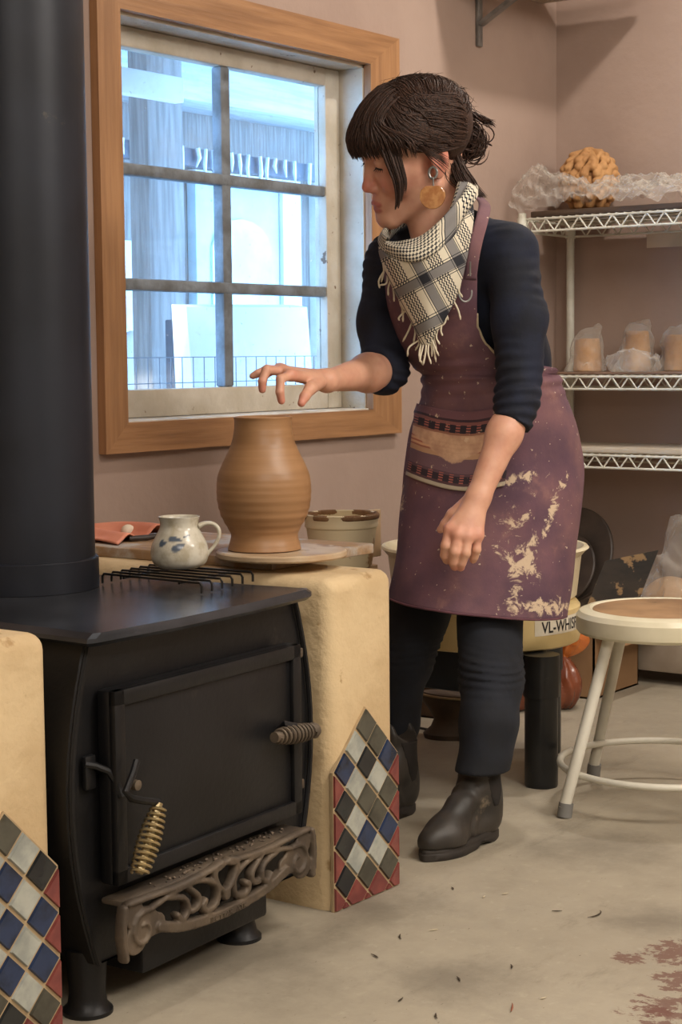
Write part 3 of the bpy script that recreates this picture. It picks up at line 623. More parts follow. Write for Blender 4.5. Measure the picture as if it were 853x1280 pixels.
for (c, h, w, seed, label) in ((c1, h1, .052, 31, 'clear plastic film wrapped round the clay cylinder nearest the corner'), (c2, h2, .05, 37, 'clear plastic film wrapped round the tapered middle clay cylinder'), (c3, h3, .05, 45, 'clear plastic film over the clay cylinder at the photo edge')):
    rw_ = 17*5.3/FPX; f = union([rc(c+V(0, 0, .0), c+V(0, 0, h-.032), rw_+.007, rw_+.004), el(c+V(-.03, .028, .0), (.035, .026, .03)), el(c+V(-.035, -.022, .0), (.03, .022, .024)), rc(c+V(0, 0, h), c+V(.01, -.03, h+.03), .022, .006)], .02)
    bag('plastic_film', f, (c[0]-.1, c[1]-.1, .9122), (c[0]+.1, c[1]+.1, c[2]+h+.08), .0045, label, .007, 75, seed, org=c)
q = (c2+c3)/2; q[0] = -.296; q[2] = .940; f = union([el(q, (.012, .05, .022)), el(q+V(0, -.04, -.003), (.012, .04, .026))], .03)
bag('plastic_bag', f, q-V(.09, .17, .0277), q+V(.09, .15, .08), .0045, 'loose crumpled plastic bag between two clay cylinders on the second shelf', .012, 55, 51, org=(q[0], q[1], .9125))
# ------------------------------------------------------------------ under the shelving
M_gpaint = mat('grey_painted_board', (166, 152, 136), (146, 132, 116), 5, .7)
pf = thing('low_platform', 'low grey painted wooden platform under the wire shelving', 'platform', (-.17, -.67, 0))
MBD((-.305, -1.22, .04), (-.285, -.12, .122)).build('front_board', M_gpaint, pf); MBD((-.305, -1.22, .126), (-.285, -.12, .20)).build('front_board', M_gpaint, pf)
MBD((-.285, -1.22, .18), (-.06, -.12, .20)).build('deck', M_gpaint, pf)
for y in (-.16, -.67, -1.18): MBD((-.28, y-.03, 0), (-.08, y+.03, .18)).build('foot', M_gpaint, pf)
for nm, lo, hi in (('baseboard_right', (-.02, -5.3, 0), (0, 0, .11)), ('baseboard_back', (-2.3, -.02, 0), (-.02, 0, .11))): struct(MBD(lo, hi).build(nm, M_gpaint))
M_bat = mat('dark_muddy_bat', (72, 62, 54), (50, 42, 38), 7, .5, spots=(((132, 116, 98), 11, .6, .08),))
def disc(c, R, th, nrm, label):
    nrm = np.array(nrm, float); nrm /= np.linalg.norm(nrm); u = np.cross(nrm, UP); u /= np.linalg.norm(u); w = np.cross(u, nrm)
    b = MB().lathe([(0, 0), (R-.004, 0), (R, .003), (R, th-.003), (R-.004, th), (0, th)], c, 64, (u, w, nrm)); tag(b.build('throwing_bat', M_bat, org=c, ang=30), label, 'bat')
zc = .2015
disc(V(-.20, -.17, zc+.150), .15, .012, (-.88, .12, .28), 'large dark muddy round bat leaning under the wire shelving')
disc(V(-.245, -.165, zc+.112), .113, .010, (-.88, .10, .36), 'smaller dark round bat leaning in front of the large one')
def slab(px4, dep4, th, name, m, label, cat):
    p = [P(x, y, d) for (x, y), d in zip(px4, dep4)]; p[2] = p[1]+p[3]-p[0]; n_ = np.cross(p[1]-p[0], p[3]-p[0]); n_ /= np.linalg.norm(n_)
    b = MB().loft([p, [q+n_*th for q in p]]); tag(b.build(name, m, org=np.mean(p, 0)*V(1, 1, 0)+V(0, 0, min(q[2] for q in p)), ang=30), label, cat)
M_mud = mat('muddy_black_board', (46, 38, 30), (30, 26, 22), 9, .9, spots=(((124, 98, 66), 16, .5, .06),), stretch=(1, 1, 2.5))
slab([(732, 762), (757, 701), (818, 681), (800, 748)], [4.9, 4.98, 5.02, 4.92], .008, 'board', M_mud, 'square black muddy board tilted beside the bag of clay', 'board')
bq = P(836, 720, 5.12); bq[2] = .2015
f = union([el(bq+V(0, -.02, .055), (.085, .11, .065)), rc(bq+V(0, -.01, .06), bq+V(0, -.04, .27), .075, .016), el(bq+V(-.02, .08, .05), (.05, .05, .05))], .04)
bag('clay_bag', f, bq-V(.14, .2, 0), bq+V(.14, .2, .33), .006, 'clear plastic bag holding a block of clay under the shelving', .019, 46, 61, org=bq)
f2 = el(bq+V(0, -.02, .06), (.07, .09, .052)); w2 = waves(8, 40)
tag(sdf_mesh(lambda p: np.maximum(f2(p)+.004*w2(p), .204-p[:, 2]), bq-.13, bq+.14, .006).build('clay_block', mat('pale_buff_clay', (186, 150, 112), scale=8), org=bq, ang=0), 'buff clay block inside the clear plastic bag', 'clay')
# cardboard box with open flaps
M_card = mat('cardboard', (150, 116, 82), (132, 100, 68), 5, .8, spots=(((112, 84, 58), 9, .66, .08),)); M_kraft = mat('kraft_paper', (178, 142, 104), (156, 122, 86), 7, .8)
bx0, bx1, by0, by1, bh = -.60, -.325, -.455, -.20, .19
o = thing('cardboard_box', 'open brown cardboard box on the floor behind the white stool', 'box', ((bx0+bx1)/2, (by0+by1)/2, 0))
bb = MB()
for lo, hi in (((bx0, by0, 0), (bx1, by0+.005, bh)), ((bx0, by1-.005, 0), (bx1, by1, bh)), ((bx0, by0, 0), (bx0+.005, by1, bh)), ((bx1-.005, by0, 0), (bx1, by1, bh)), ((bx0, by0, 0), (bx1, by1, .005))): bb.box(lo, hi)
bb.build('carton', M_card, o)
def flap(p, d): p = [V(*q) for q in p]; d = V(*d); MB().loft([[p[0], p[1], p[1]+d, p[0]+d], [q+V(.003, .0, .003) for q in (p[0], p[1], p[1]+d, p[0]+d)]]).build('flap', M_card, o)
flap([(bx0, by0+.004, bh), (bx1-.01, by0+.004, bh)], (0.0, -.085, -.035)); flap([(bx0+.003, by1, bh), (bx0+.003, by0, bh)], (-.075, 0, .05)); flap([(bx0, by1-.004, bh), (bx1, by1-.004, bh)], (0, .05, .07))
q = V((bx0+bx1)/2-.02, (by0+by1)/2, .15)
rows = [[V(bx0+.02+.22*i/4, by0+.02+.2*j/4, .14+random.uniform(0, .085)) for i in range(5)] for j in range(5)]
sheet('kraft_paper', rows, 'crumpled kraft paper stuffed in the open cardboard box', .01, 40, 71, 40, 40, M_kraft, .001)['category'] = 'paper'
# orange bags of clay
t = NT('orange_bag'); c = t.mix(t.step(t.noise(9, 4), .35, .7), lin((196, 112, 48)), lin((150, 74, 40))); t.bsdf(c, .25, 0, t.noise(40, 4), .5, .01, Coat_Weight=.4); M_orange = t.m
t = NT('brown_bag'); c = t.mix(t.step(t.noise(9, 4), .35, .7), lin((126, 66, 40)), lin((90, 46, 32))); t.bsdf(c, .25, 0, t.noise(40, 4), .5, .01, Coat_Weight=.4); M_brown = t.m
oc = fl(703, 886); ob = thing('tied_clay_bag', 'tied orange plastic bag of clay beside the black wheel leg', 'plastic bag', oc)
k0 = waves(31, 50); k1 = waves(32, 100)
def ribs(p, amp): an = np.arctan2(p[:, 1]-oc[1], p[:, 0]-oc[0]); return amp*np.sin(9*an+2*k0(p)*.4)+amp*.6*k1(p)*.4
f = union([el(oc+V(0, 0, .065), (.052, .052, .07)), rc(oc+V(0, 0, .11), oc+V(0, 0, .148), .03, .012)], .02)
sdf_mesh(lambda p: np.maximum(f(p)+ribs(p, .0035), .001-p[:, 2]), oc-V(.09, .09, .01), oc+V(.09, .09, .18), .0045).build('bag_body', M_brown, ob, ang=0)
f3 = union([rc(oc+V(0, 0, .150), oc+V(.01, -.01, .185), .014, .042), el(oc+V(.035, -.02, .192), (.04, .035, .028)), el(oc+V(-.02, .015, .196), (.035, .03, .03))], .012)
sdf_mesh(lambda p: np.maximum(f3(p)+ribs(p, .006)+.003*k1(p), p[:, 2]-oc[2]-.225), oc+V(-.1, -.1, .13), oc+V(.1, .1, .24), .0045).build('bag_neck', M_orange, ob, ang=0)['label'] = 'bright orange gathered bag neck'
q = fl(648, 887); f4 = union([el(q+V(0, 0, .05), (.06, .055, .055)), el(q+V(-.01, .02, .11), (.045, .04, .05))], .03); w4 = waves(44, 70)
tag(sdf_mesh(lambda p: np.maximum(f4(p)+.006*np.abs(w4(p))-.004, .001-p[:, 2]), q-V(.1, .1, .01), q+V(.1, .1, .19), .0045).build('clay_bag', M_brown, org=q, ang=0), 'slumped red-brown clay bag just left of the black wheel leg', 'plastic bag')
# dark scrap crate behind her legs
q = V(-.90, -.15, 0)
sc_ = thing('scrap_carton', 'flattened dark carton on the floor behind her legs', 'carton', q)
bb = MB()
for lo, hi in (((-.16, -.12, 0), (.16, -.115, .075)), ((-.16, .115, 0), (.16, .12, .1)), ((-.16, -.12, 0), (-.155, .12, .085)), ((.155, -.12, 0), (.16, .12, .07)), ((-.16, -.12, 0), (.16, .12, .004))): bb.box(q+V(*lo), q+V(*hi))
bb.build('tray', mat('dark_card', (84, 64, 48), (62, 48, 38), 8, .85), sc_)
MB().loft([[q+V(-.16, -.12, .075), q+V(.02, -.12, .075), q+V(.0, -.15, .05), q+V(-.15, -.15, .06)], [q+V(-.16, -.12, .079), q+V(.02, -.12, .079), q+V(.0, -.15, .054), q+V(-.15, -.15, .064)]]).build('flap', M_card, sc_)
# ================================================================== potter's wheel
wc = V(-1.43, -.61, 0)
pw = thing('potters_wheel', "cream potter's wheel on black legs behind her apron", 'wheel', wc)
M_cream = mat('cream_wheel_plastic', (222, 200, 146), (206, 182, 126), 6, .4, spots=(((196, 176, 136), 10, .64, .1),))
M_splash = mat('clay_splashed_pan', (226, 216, 188), (206, 192, 158), 7, .4, spots=(((178, 146, 102), 13, .6, .05),))
zb0 = fl(0, 0, 0)
b = MB().lathe([(0, .30), (.205, .30), (.215, .305), (.2175, .315), (.2175, .385), (.210, .395), (.2, .398), (0, .398)], wc, 96); hs = b.build('housing', M_cream, pw, ang=30)
MB().lathe([(0, .3985), (.210, .3985), (.217, .405), (.228, .498), (.240, .512), (.246, .516), (.242, .521), (.234, .521), (.222, .505), (.211, .415), (.05, .412), (0, .412)], wc+V(.02, .02, 0), 96).build('splash_pan', M_splash, pw, ang=30)
MB().lathe([(0, .412), (.03, .412), (.03, .50), (.16, .50), (.162, .503), (.162, .512), (.16, .515), (0, .515)], wc+V(.02, .02, 0), 64).build('wheel_head', M_steel, pw, ang=30)
M_bleg = mat('scuffed_black_leg', (34, 36, 38), (24, 25, 27), 7, .3, .1, spots=(((92, 88, 80), 26, .70, .05),))
lq = fl(677, 982)
for n_, (x, y) in enumerate(((lq[0], lq[1]), (wc[0]+.19, wc[1]-.05), (wc[0]-.09, wc[1]+.2))):
    lg = MB().lathe([(0, 0), (.036, 0), (.0375, .004), (.0375, .215), (.0, .215)], (x, y, 0), 32).build('leg', M_bleg, pw, ang=30)
    MB().lathe([(0, .205), (.041, .205), (.0415, .21), (.0415, .2995), (0, .2995)], (x, y, 0), 32).build('leg_sleeve', M_bleg, lg, ang=30)
M_motor = mat('dark_blue_housing', (36, 46, 58), (28, 36, 46), 6, .5)
MB().box((wc[0]-.12, wc[1]-.02, .19), (wc[0]+.15, wc[1]+.16, .30), .012).build('motor_box', M_motor, pw)
# label on the curved front
dirl = V(lq[0], lq[1], 0)-wc; 
def onhouse(ang, z, r=.2182): return wc+V(r*math.cos(ang), r*math.sin(ang), z)
def ang_at(px, zz_):
    best = None
    for a in np.linspace(-math.pi, math.pi, 3000):
        p = onhouse(a, zz_)
        if (p-wc)@FH > 0: continue
        e = abs(pix(p)[0]-px)
        if best is None or e < best[0]: best = (e, a)
    return best[1]
a0, a1 = ang_at(669, .35), ang_at(717.5, .37); a1 = a0+max(a1-a0, .9)
lb = MB(); lb.grid([[onhouse(a, z) for z in (.336, .374)] for a in np.linspace(a0, a1, 24)]); lab = lb.build('label_plate', mat('white_label', (222, 214, 196), (200, 190, 168), 20, .5), hs)
cu = bpy.data.curves.new('label_text', 'FONT'); cu.body = 'VL-WHISPER'; cu.size = 1.0; cu.offset = .018; tob = bpy.data.objects.new('tmp_text', cu); COL.objects.link(tob)
bpy.context.view_layer.update(); tm = tob.evaluated_get(bpy.context.evaluated_depsgraph_get()).to_mesh()
tv = np.array([v.co[:] for v in tm.vertices]); tf = [list(p.vertices) for p in tm.polygons]; bpy.data.objects.remove(tob)
tv = (tv-tv.min(0))/np.maximum(np.ptp(tv, axis=0), 1e-6)
b = MB(); b.add([onhouse(a0+.09*(a1-a0)*1.0+u_*(a1-a0)*.86, .341+v_*.027, .2188) for u_, v_, _w in tv], tf); b.build('lettering', mat('black_ink', (26, 26, 28), scale=5, rough=.5), lab, ang=0)
# foot pedal and cord
pq = fl(568, 925)+V(.03, .02, 0); pd = thing('foot_pedal', "brown rubber foot pedal of the wheel standing on the floor behind her left leg", 'pedal', (pq[0], pq[1], 0))
u = RT*V(1, 1, 0); u /= np.linalg.norm(u); w = FH
b = MB(); rings = []
for z, hw_, dp in ((.0, .075, .05), (.012, .078, .052), (.03, .058, .036), (.05, .050, .030), (.07, .066, .04), (.09, .082, .05), (.105, .084, .05), (.112, .078, .045)):
    rings.append([V(pq[0], pq[1], 0)+u*hw_*math.cos(a)+w*dp*math.sin(a)+UP*(z+.014*(math.cos(a)*-.5)*(z > .06)) for a in np.linspace(0, 2*math.pi, 40)[:-1]])
b.loft(rings).build('pedal_body', mat('brown_rubber', (84, 70, 56), (66, 54, 44), 9, .65), pd, ang=50)
MB().tube([r_+UP*.002 for r_ in rings[-2]], .003, 6, closed=True).build('pedal_rim', mat('tan_edge', (168, 146, 104), scale=9), pd)
cp = [fl(*q, .006) for q in ((500, 905), (530, 911), (548, 914), (562, 916), (575, 922))]
tag(MB().tube(spline(cp, 40), .0035, 6).build('power_cord', mat('black_cord', (30, 28, 26), scale=9), org=cp[2]*V(1, 1, 0)), "thin black power cord on the floor behind her legs", 'cord')
# side bench with the slip bucket
be = thing('side_bench', 'small wooden side bench between hearth block and wheel', 'bench', (-2.0, -.33, 0))
M_bench = wood('bench_wood', (150, 120, 88), (124, 98, 70), 0, 6, .7)
MBD((-2.13, -.50, .47), (-1.72, -.14, .50)).build('bench_top', M_bench, be)
for x in (-2.09, -1.76):
    for y in (-.46, -.18): MBD((x-.022, y-.022, 0), (x+.022, y+.022, .47)).build('leg', M_bench, be)
q = P(427, 665, 3.92); q[2] = .501; kx = 3.92/FPX
bk = thing('slip_bucket', 'cream bucket with dried brown clay on its rim, behind the vase', 'bucket', q)
hB = P(427, 642, 3.92)[2]-.501
t = NT('bucket_plastic'); c = t.mix(t.step(t.noise(9, 5, .7), .55, .62), lin((224, 208, 172)), lin((160, 122, 80)))
t.bsdf(c, .5); M_buck = t.m
MB().lathe([(0, 0), (37*kx, 0), (38*kx, .004), (44*kx, hB-.03), (45.5*kx, hB-.028), (46*kx, hB-.024), (45.5*kx, hB-.02), (47*kx, hB-.003), (47.5*kx, hB), (46*kx, hB+.002), (44.5*kx, hB), (43*kx, hB-.04), (0, hB-.045)], q, 64).build('bucket_body', M_buck, bk, ang=30)
w5 = waves(71, 90); f5 = lambda p: np.maximum(np.hypot(np.hypot(p[:, 0]-q[0], p[:, 1]-q[1])-45.6*kx, (p[:, 2]-q[2]-hB+.004)*.55)-.003-.004*np.minimum(w5(p), .3), -w5(p)*.004-.001)
sdf_mesh(f5, q+V(-.11, -.11, hB-.04), q+V(.11, .11, hB+.03), .0035).build('dried_clay', mat('dried_brown_clay', (120, 86, 58), (146, 112, 78), 20, .8), bk, ang=0)['label'] = 'dried brown clay crust'
q2 = P(468, 652, 4.12)
tag(MBD((q2[0]-.05, q2[1]-.02, .501), (q2[0]+.0, q2[1]+.0, P(468, 636, 4.12)[2]), .002).build('test_tile', mat('buff_tile', (214, 184, 146), scale=9), org=(q2[0], q2[1], .501)), 'upright buff clay tile behind the slip bucket', 'tile')
q3 = P(478, 664, 3.95); b = MB().tube([V(q3[0]-.07, q3[1]-.02, q3[2]), q3, q3+V(.04, .03, 0)], [.007, .010, .010], 12)
# ================================================================== stool
sc0 = fl(831, 757, .428)
so_ = thing('round_stool', 'cream painted steel stool with a round wooden seat inset', 'stool', (sc0[0], sc0[1], 0)); s0 = V(sc0[0], sc0[1], 0)
M_spaint = mat('cream_enamel', (230, 224, 200), (214, 206, 178), 5, .32, spots=(((150, 124, 90), 30, .70, .04),)); M_lpaint = mat('grey_cream_enamel', (220, 216, 202), (200, 195, 180), 6, .4, spots=(((140, 118, 92), 30, .70, .04),))
Rs = 110*3.775/FPX
MB().lathe([(0, .372), (Rs-.012, .372), (Rs-.006, .372), (Rs-.001, .378), (Rs, .386), (Rs-.001, .408), (Rs-.008, .418), (Rs-.02, .423), (Rs-.03, .4235), (Rs-.034, .420), (Rs-.04, .4195), (0, .4195)], s0, 96).build('seat_pan', M_spaint, so_, ang=25)
MB().lathe([(0, .4196), (Rs-.036, .4196), (Rs-.037, .4215), (Rs-.04, .4225), (0, .4225)], s0, 96).build('seat_inset', mat('worn_hardboard', (172, 136, 98), (138, 106, 76), 6, .55, spots=(((196, 164, 124), 9, .62, .1), ((96, 72, 52), 24, .69, .05))), so_, ang=25)
RF = .26; s0 = s0+UP*.0
for k in range(4):
    an = math.radians(154-91*(k % 2)-180*(k//2)); d = V(math.cos(an), math.sin(an), 0)
    top_, bot = s0+d*(Rs-.045)+UP*.378, s0+d*RF
    lg = MB().tube([bot+UP*.02, top_], .0125, 16).build('leg', M_lpaint, so_, ang=40)
    MB().tube([bot+UP*.001, bot+UP*.03-d*.005], .0155, 16).build('rubber_foot', mat('grey_rubber', (124, 122, 118), scale=9, rough=.7), lg, ang=40)
rr_ = RF+(Rs-.045-RF)*(.085/.378)-.012
MB().tube([s0+V(rr_*math.cos(a), rr_*math.sin(a), .085) for a in np.linspace(0, 2*math.pi, 65)[:-1]], .0075, 12, closed=True).build('foot_ring', M_lpaint, so_, ang=0)

# scraps on the floor
M_sd = mat('dark_scrap', (70, 58, 46), scale=40, rough=.9); M_sp = mat('pale_chip', (206, 192, 164), scale=40, rough=.9); M_sr = mat('red_leaf', (150, 92, 70), scale=40, rough=.9)
def scrap(px, L, m, label, cat, grp=None, curl=0.6):
    p = fl(*px); a0 = random.uniform(0, 6.28); pts = []; a = a0; q = p+V(0, 0, .0022)
    for k in range(7): pts.append(q.copy()); a += curl/6*random.choice((1, 1, .5)); q = q+V(math.cos(a), math.sin(a), random.uniform(-.0003, .0006))*L/6
    tag(MB().tube(pts, [.0006, .0012, .0016, .0018, .0014, .001, .0006], 6, flat=.5, upv=(0, 0, 1)).build('floor_scrap', m, org=p, ang=0), label, cat, grp)
for q in ((567, 1113), (501, 1169), (473, 1199), (498, 1253), (545, 1268), (640, 1212), (690, 1140), (575, 1228)): scrap(q, random.uniform(.012, .026), M_sd, 'small dark scrap on the bare concrete floor in front', 'scrap', 'dark scraps on the floor')
for q in ((607, 1121), (628, 1119), (548, 1163), (676, 1250)): scrap(q, random.uniform(.01, .018), M_sp, 'small pale clay chip on the bare concrete floor', 'chip', 'pale chips on the floor', .2)
scrap((639, 1266), .034, M_sr, 'reddish leaf scrap on the floor near the bottom edge', 'leaf', None, .3)
scrap((735, 1148), .05, M_sd, 'dark curled wire scrap on the floor between boot and paint stain', 'scrap', None, 2.6)
# ================================================================== the potter
RH = R0
def face_axes(yaw, pit, rol):
    y, p, q = map(math.radians, (yaw, pit, rol))
    f0 = -math.cos(y)*RH-math.sin(y)*FH; s_0 = math.sin(y)*RH-math.cos(y)*FH
    f = f0*math.cos(p)-UP*math.sin(p); t_ = UP*math.cos(p)+f0*math.sin(p)
    return f, s_0*math.cos(q)+t_*math.sin(q), t_*math.cos(q)-s_0*math.sin(q)
fa, sa, ta = face_axes(15, 18, -14); HK = 1.085; HC = P(521.5, 193, 3.46); HA = np.array([fa, sa, ta])
def HL(f, s, t_): return HC+HK*(f*fa+s*sa+t_*ta)
def toH(p): return ((np.asarray(p)-HC)/HK)@HA.T
def hel(c, r): return el(HL(*c), V(*r)*HK, HA)
def hrc(a, b, ra, rb): return rc(HL(*a), HL(*b), ra*HK, rb*HK)
# --- head
skull = union([hel((-.008, 0, .045), (.098, .075, .088)), hel((.03, 0, -.005), (.066, .064, .085)),
    hrc((.0, .05, -.048), (.076, .012, -.094), .022, .019), hrc((.0, -.05, -.048), (.076, -.012, -.094), .022, .019),
    hel((.082, 0, -.094), (.018, .02, .016)), hel((.062, .04, -.02), (.03, .026, .03)), hel((.062, -.04, -.02), (.03, .026, .03)),
    hel((.074, 0, -.062), (.026, .034, .028)), hel((.078, .027, .036), (.018, .03, .012)), hel((.078, -.027, .036), (.018, .03, .012))], .018)
nose = union([hrc((.0915, 0, .018), (.103, 0, -.022), .0068, .0085), hel((.1055, 0, -.029), (.0105, .0105, .010)), hel((.098, .011, -.034), (.010, .0072, .0075)), hel((.098, -.011, -.034), (.010, .0072, .0075))], .006)
sock = [hel((.104, y, .010), (.020, .021, .0135)) for y in (.034, -.034)]
eyes = [hel((.0765, y, .009), (.0145, .0155, .0135)) for y in (.032, -.032)]
lids = [hel((.080, y, .016), (.0125, .0165, .009)) for y in (.032, -.032)]
lips = union([hel((.0955, 0, -.0625), (.0085, .021, .0055)), hel((.0935, 0, -.0735), (.009, .0185, .0062))], .003)
ears = []
for sg in (1, -1):
    e = hel((-.012, sg*.079, .004), (.018, .0085, .032)); cav = hel((-.006, sg*.087, .004), (.0105, .006, .020)); lob = hel((-.004, sg*.078, -.026), (.010, .006, .011))
    ears.append((lambda e, cav, lob: (lambda p: smin(smax(e(p), -cav(p), .004), lob(p), .006)))(e, cav, lob))
NB = P(560, 292, 3.53)
neck = union([rc(HL(-.03, 0, -.03), NB, .052, .056), rc(HL(.02, 0, -.075), P(540, 300, 3.5), .03, .04)], .02)
def headf(p):
    d = skull(p)
    for k in sock: d = smax(d, -k(p), .012)
    for k in eyes+lids: d = smin(d, k(p), .004)
    d = smin(d, nose(p), .009); d = smin(d, lips(p), .0035)
    mo = rcm(p); d = smax(d, -mo, .003)
    for k in crease: d = smax(d, -k(p), .003)
    for k in ears: d = smin(d, k(p), .005)
    return smin(d, neck(p), .022)
crease = [union([hrc((.0765+.0185*math.cos(a), y+.0175*math.sin(a), .021-.004*abs(math.sin(a))), (.0765+.0185*math.cos(a+.3), y+.0175*math.sin(a+.3), .021-.004*abs(math.sin(a+.3))), .0012, .0012) for a in np.arange(-.9, .8, .3)], .001) for y in (.032, -.032)]
rcm = hrc((.103, .017, -.0685), (.103, -.017, -.0685), .0016, .0016)
# --- arms and hands
LS, LE, LW_ = P(637, 314, 3.47), P(648, 500, 3.42), P(598, 622, 3.37)
RS, RE, RW = P(490, 325, 3.64), P(481, 462, 3.60), P(409, 476, 3.37)
def hand(wr, mcps, fing, thumb, palmr):
    pr = []
    for m_ in mcps: pr.append(rc(wr, m_, palmr, palmr*.62))
    for a, b_ in zip(mcps, mcps[1:]): pr.append(rc(a, b_, palmr*.62, palmr*.62))
    palm = union(pr, .008); chains = []
    for ch, r0 in fing:
        ch = [np.array(q) for q in ch]; rr = [r0*1.06, r0*1.02, r0*.97, r0*.85]
        chains.append(union([rc(ch[i], ch[i+1], rr[i], rr[i+1]) for i in range(3)]+[rc(ch[1], ch[1]+V(0, 0, .0005), r0*1.0, r0*1.0)], .0025))
    th = union([rc(thumb[i], thumb[i+1], r_, r2) for i, (r_, r2) in enumerate(((.0145, .0115), (.0115, .0095), (.0095, .0075)))], .004)
    def f(p):
        d = palm(p)
        d = smin(d, th(p), .007)
        fd = chains[0](p)
        for c_ in chains[1:]: fd = np.minimum(fd, c_(p))
        return smin(d, fd, .004)
    return f
Rm = [P(363, 469, 3.275), P(353, 464, 3.295), P(350, 462, 3.318), P(354, 463, 3.342)]
Rhand = hand(RW, Rm, [([Rm[0], P(351, 474, 3.25), P(350, 490, 3.245), P(352, 501, 3.25)], .0083), ([Rm[1], P(333, 463, 3.262), P(328, 477, 3.255), P(328, 487, 3.258)], .0083),
    ([Rm[2], P(334, 461, 3.29), P(322, 467, 3.283), P(316, 470, 3.283)], .0075), ([Rm[3], P(340, 464, 3.325), P(332, 470, 3.318), P(327, 475, 3.318)], .0068)],
    [P(398, 478, 3.335), P(388, 486, 3.29), P(381, 496, 3.27), P(377, 504, 3.262)], .0165)
Lm = [P(563, 662, 3.345), P(573, 668, 3.335), P(585, 670, 3.335), P(597, 669, 3.345)]
Lhand = hand(LW_, Lm, [([Lm[0], P(558, 682, 3.34), P(557, 694, 3.35), P(559, 700, 3.36)], .0102), ([Lm[1], P(569, 690, 3.33), P(567, 702, 3.34), P(569, 708, 3.35)], .0104),
    ([Lm[2], P(582, 691, 3.33), P(577, 703, 3.34), P(576, 709, 3.35)], .0100), ([Lm[3], P(596, 687, 3.345), P(593, 696, 3.355), P(592, 700, 3.36)], .0085)],
    [P(583, 630, 3.38), P(566, 643, 3.385), P(557, 655, 3.39), P(551, 662, 3.395)], .019)
Larm = union([rc(LS, LE, .040, .032), rc(LE, LE+(LW_-LE)*.35, .032, .0325), rc(LE+(LW_-LE)*.35, LW_, .0325, .0225)], .02)
Rarm = union([rc(RS, RE, .040, .034), rc(RE, RE+(RW-RE)*.3, .036, .0365), rc(RE+(RW-RE)*.3, RW, .0365, .0205)], .02)
torso_b = union([rc(P(540, 350, 3.60), P(590, 490, 3.68), .06, .06), rc(P(605, 345, 3.55), P(640, 500, 3.68), .06, .07), rc(LS, NB, .035, .04), rc(RS, NB, .035, .04), rc(P(590, 500, 3.70), P(640, 560, 3.72), .09, .1)], .04)
def bodyf(p):
    d = torso_b(p); d = smin(d, np.minimum(smin(Larm(p), Lhand(p), .014), smin(Rarm(p), Rhand(p), .014)), .012)
    return smin(d, headf(p), .012)
pts = np.array([HL(0, 0, .14), HL(.13, 0, 0), HL(-.12, 0, 0), LE, P(560, 712, 3.36), P(316, 470, 3.28), P(690, 520, 3.8), P(690, 520, 3.55), P(480, 330, 3.72)])
bm_ = sdf_mesh(bodyf, pts.min(0)-.05, pts.max(0)+.05, .0026)
vs = np.array(bm_.v); hl = toH(vs); red = np.zeros(len(vs)); pink = np.zeros(len(vs))
lv = lips(vs); red = np.clip(1-(np.abs(lv)-.0006)/.0022, 0, 1)*((hl[:, 0] > .086))
for c_, r_, w_ in (((.110, 0, -.03), .024, .6), ((.075, .05, -.025), .03, .45), ((.075, -.05, -.025), .03, .45), ((-.012, .085, 0), .035, .6)):
    pink = np.maximum(pink, w_*np.exp(-((np.linalg.norm(hl-np.array(c_), axis=1)/r_)**2)))
for c_ in Rm+Lm+[P(377, 504, 3.262), P(328, 487, 3.258), P(352, 501, 3.25), P(569, 708, 3.35), P(576, 709, 3.35)]: pink = np.maximum(pink, .55*np.exp(-((np.linalg.norm(vs-c_, axis=1)/.014)**2)))
t = NT('skin'); c = t.mix(t.step(t.noise(30, 4), .35, .7), lin((214, 164, 138)), lin((204, 150, 126))); c = t.mix(t.attr('pink'), c, lin((206, 112, 100))); c = t.mix(t.math('MULTIPLY', t.attr('lips'), .75), c, lin((166, 80, 78)))
t.bsdf(c, .5, 0, t.noise(160, 3), .06, .002, Subsurface_Weight=.12, Subsurface_Radius=(.02, .008, .004)); M_skin = t.m
person = bm_.build('person', M_skin, org=V(-1.93, -.83, 0), ang=0, attrs={'lips': red, 'pink': pink})
tag(person, 'woman in stained purple apron and checked scarf leaning over the tall clay vase', 'person')
M_dark = mat('dark_hair_line', (34, 24, 20), scale=20, rough=.6)
for y in (.032, -.032):
    b = MB()
    arc = [HL(.0765+.0148*math.cos(a)*1.0, y+.0152*math.sin(a), .0045-.0035*abs(math.sin(a))+.002) for a in np.linspace(-1.0, 1.0, 14)]
    b.tube(arc, [.0005]+[.0019]*12+[.0005], 6)
    for a in np.linspace(-.9, 1.0, 9):
        q = HL(.0765+.0150*math.cos(a), y+.0152*math.sin(a), .006-.0035*abs(math.sin(a))); b.tube([q, q+HK*(fa*.006*math.cos(a)+sa*.006*math.sin(a)-ta*.0035)], [.0006, .0002], 4)
    b.build('eyelashes', M_dark, person, ang=0)
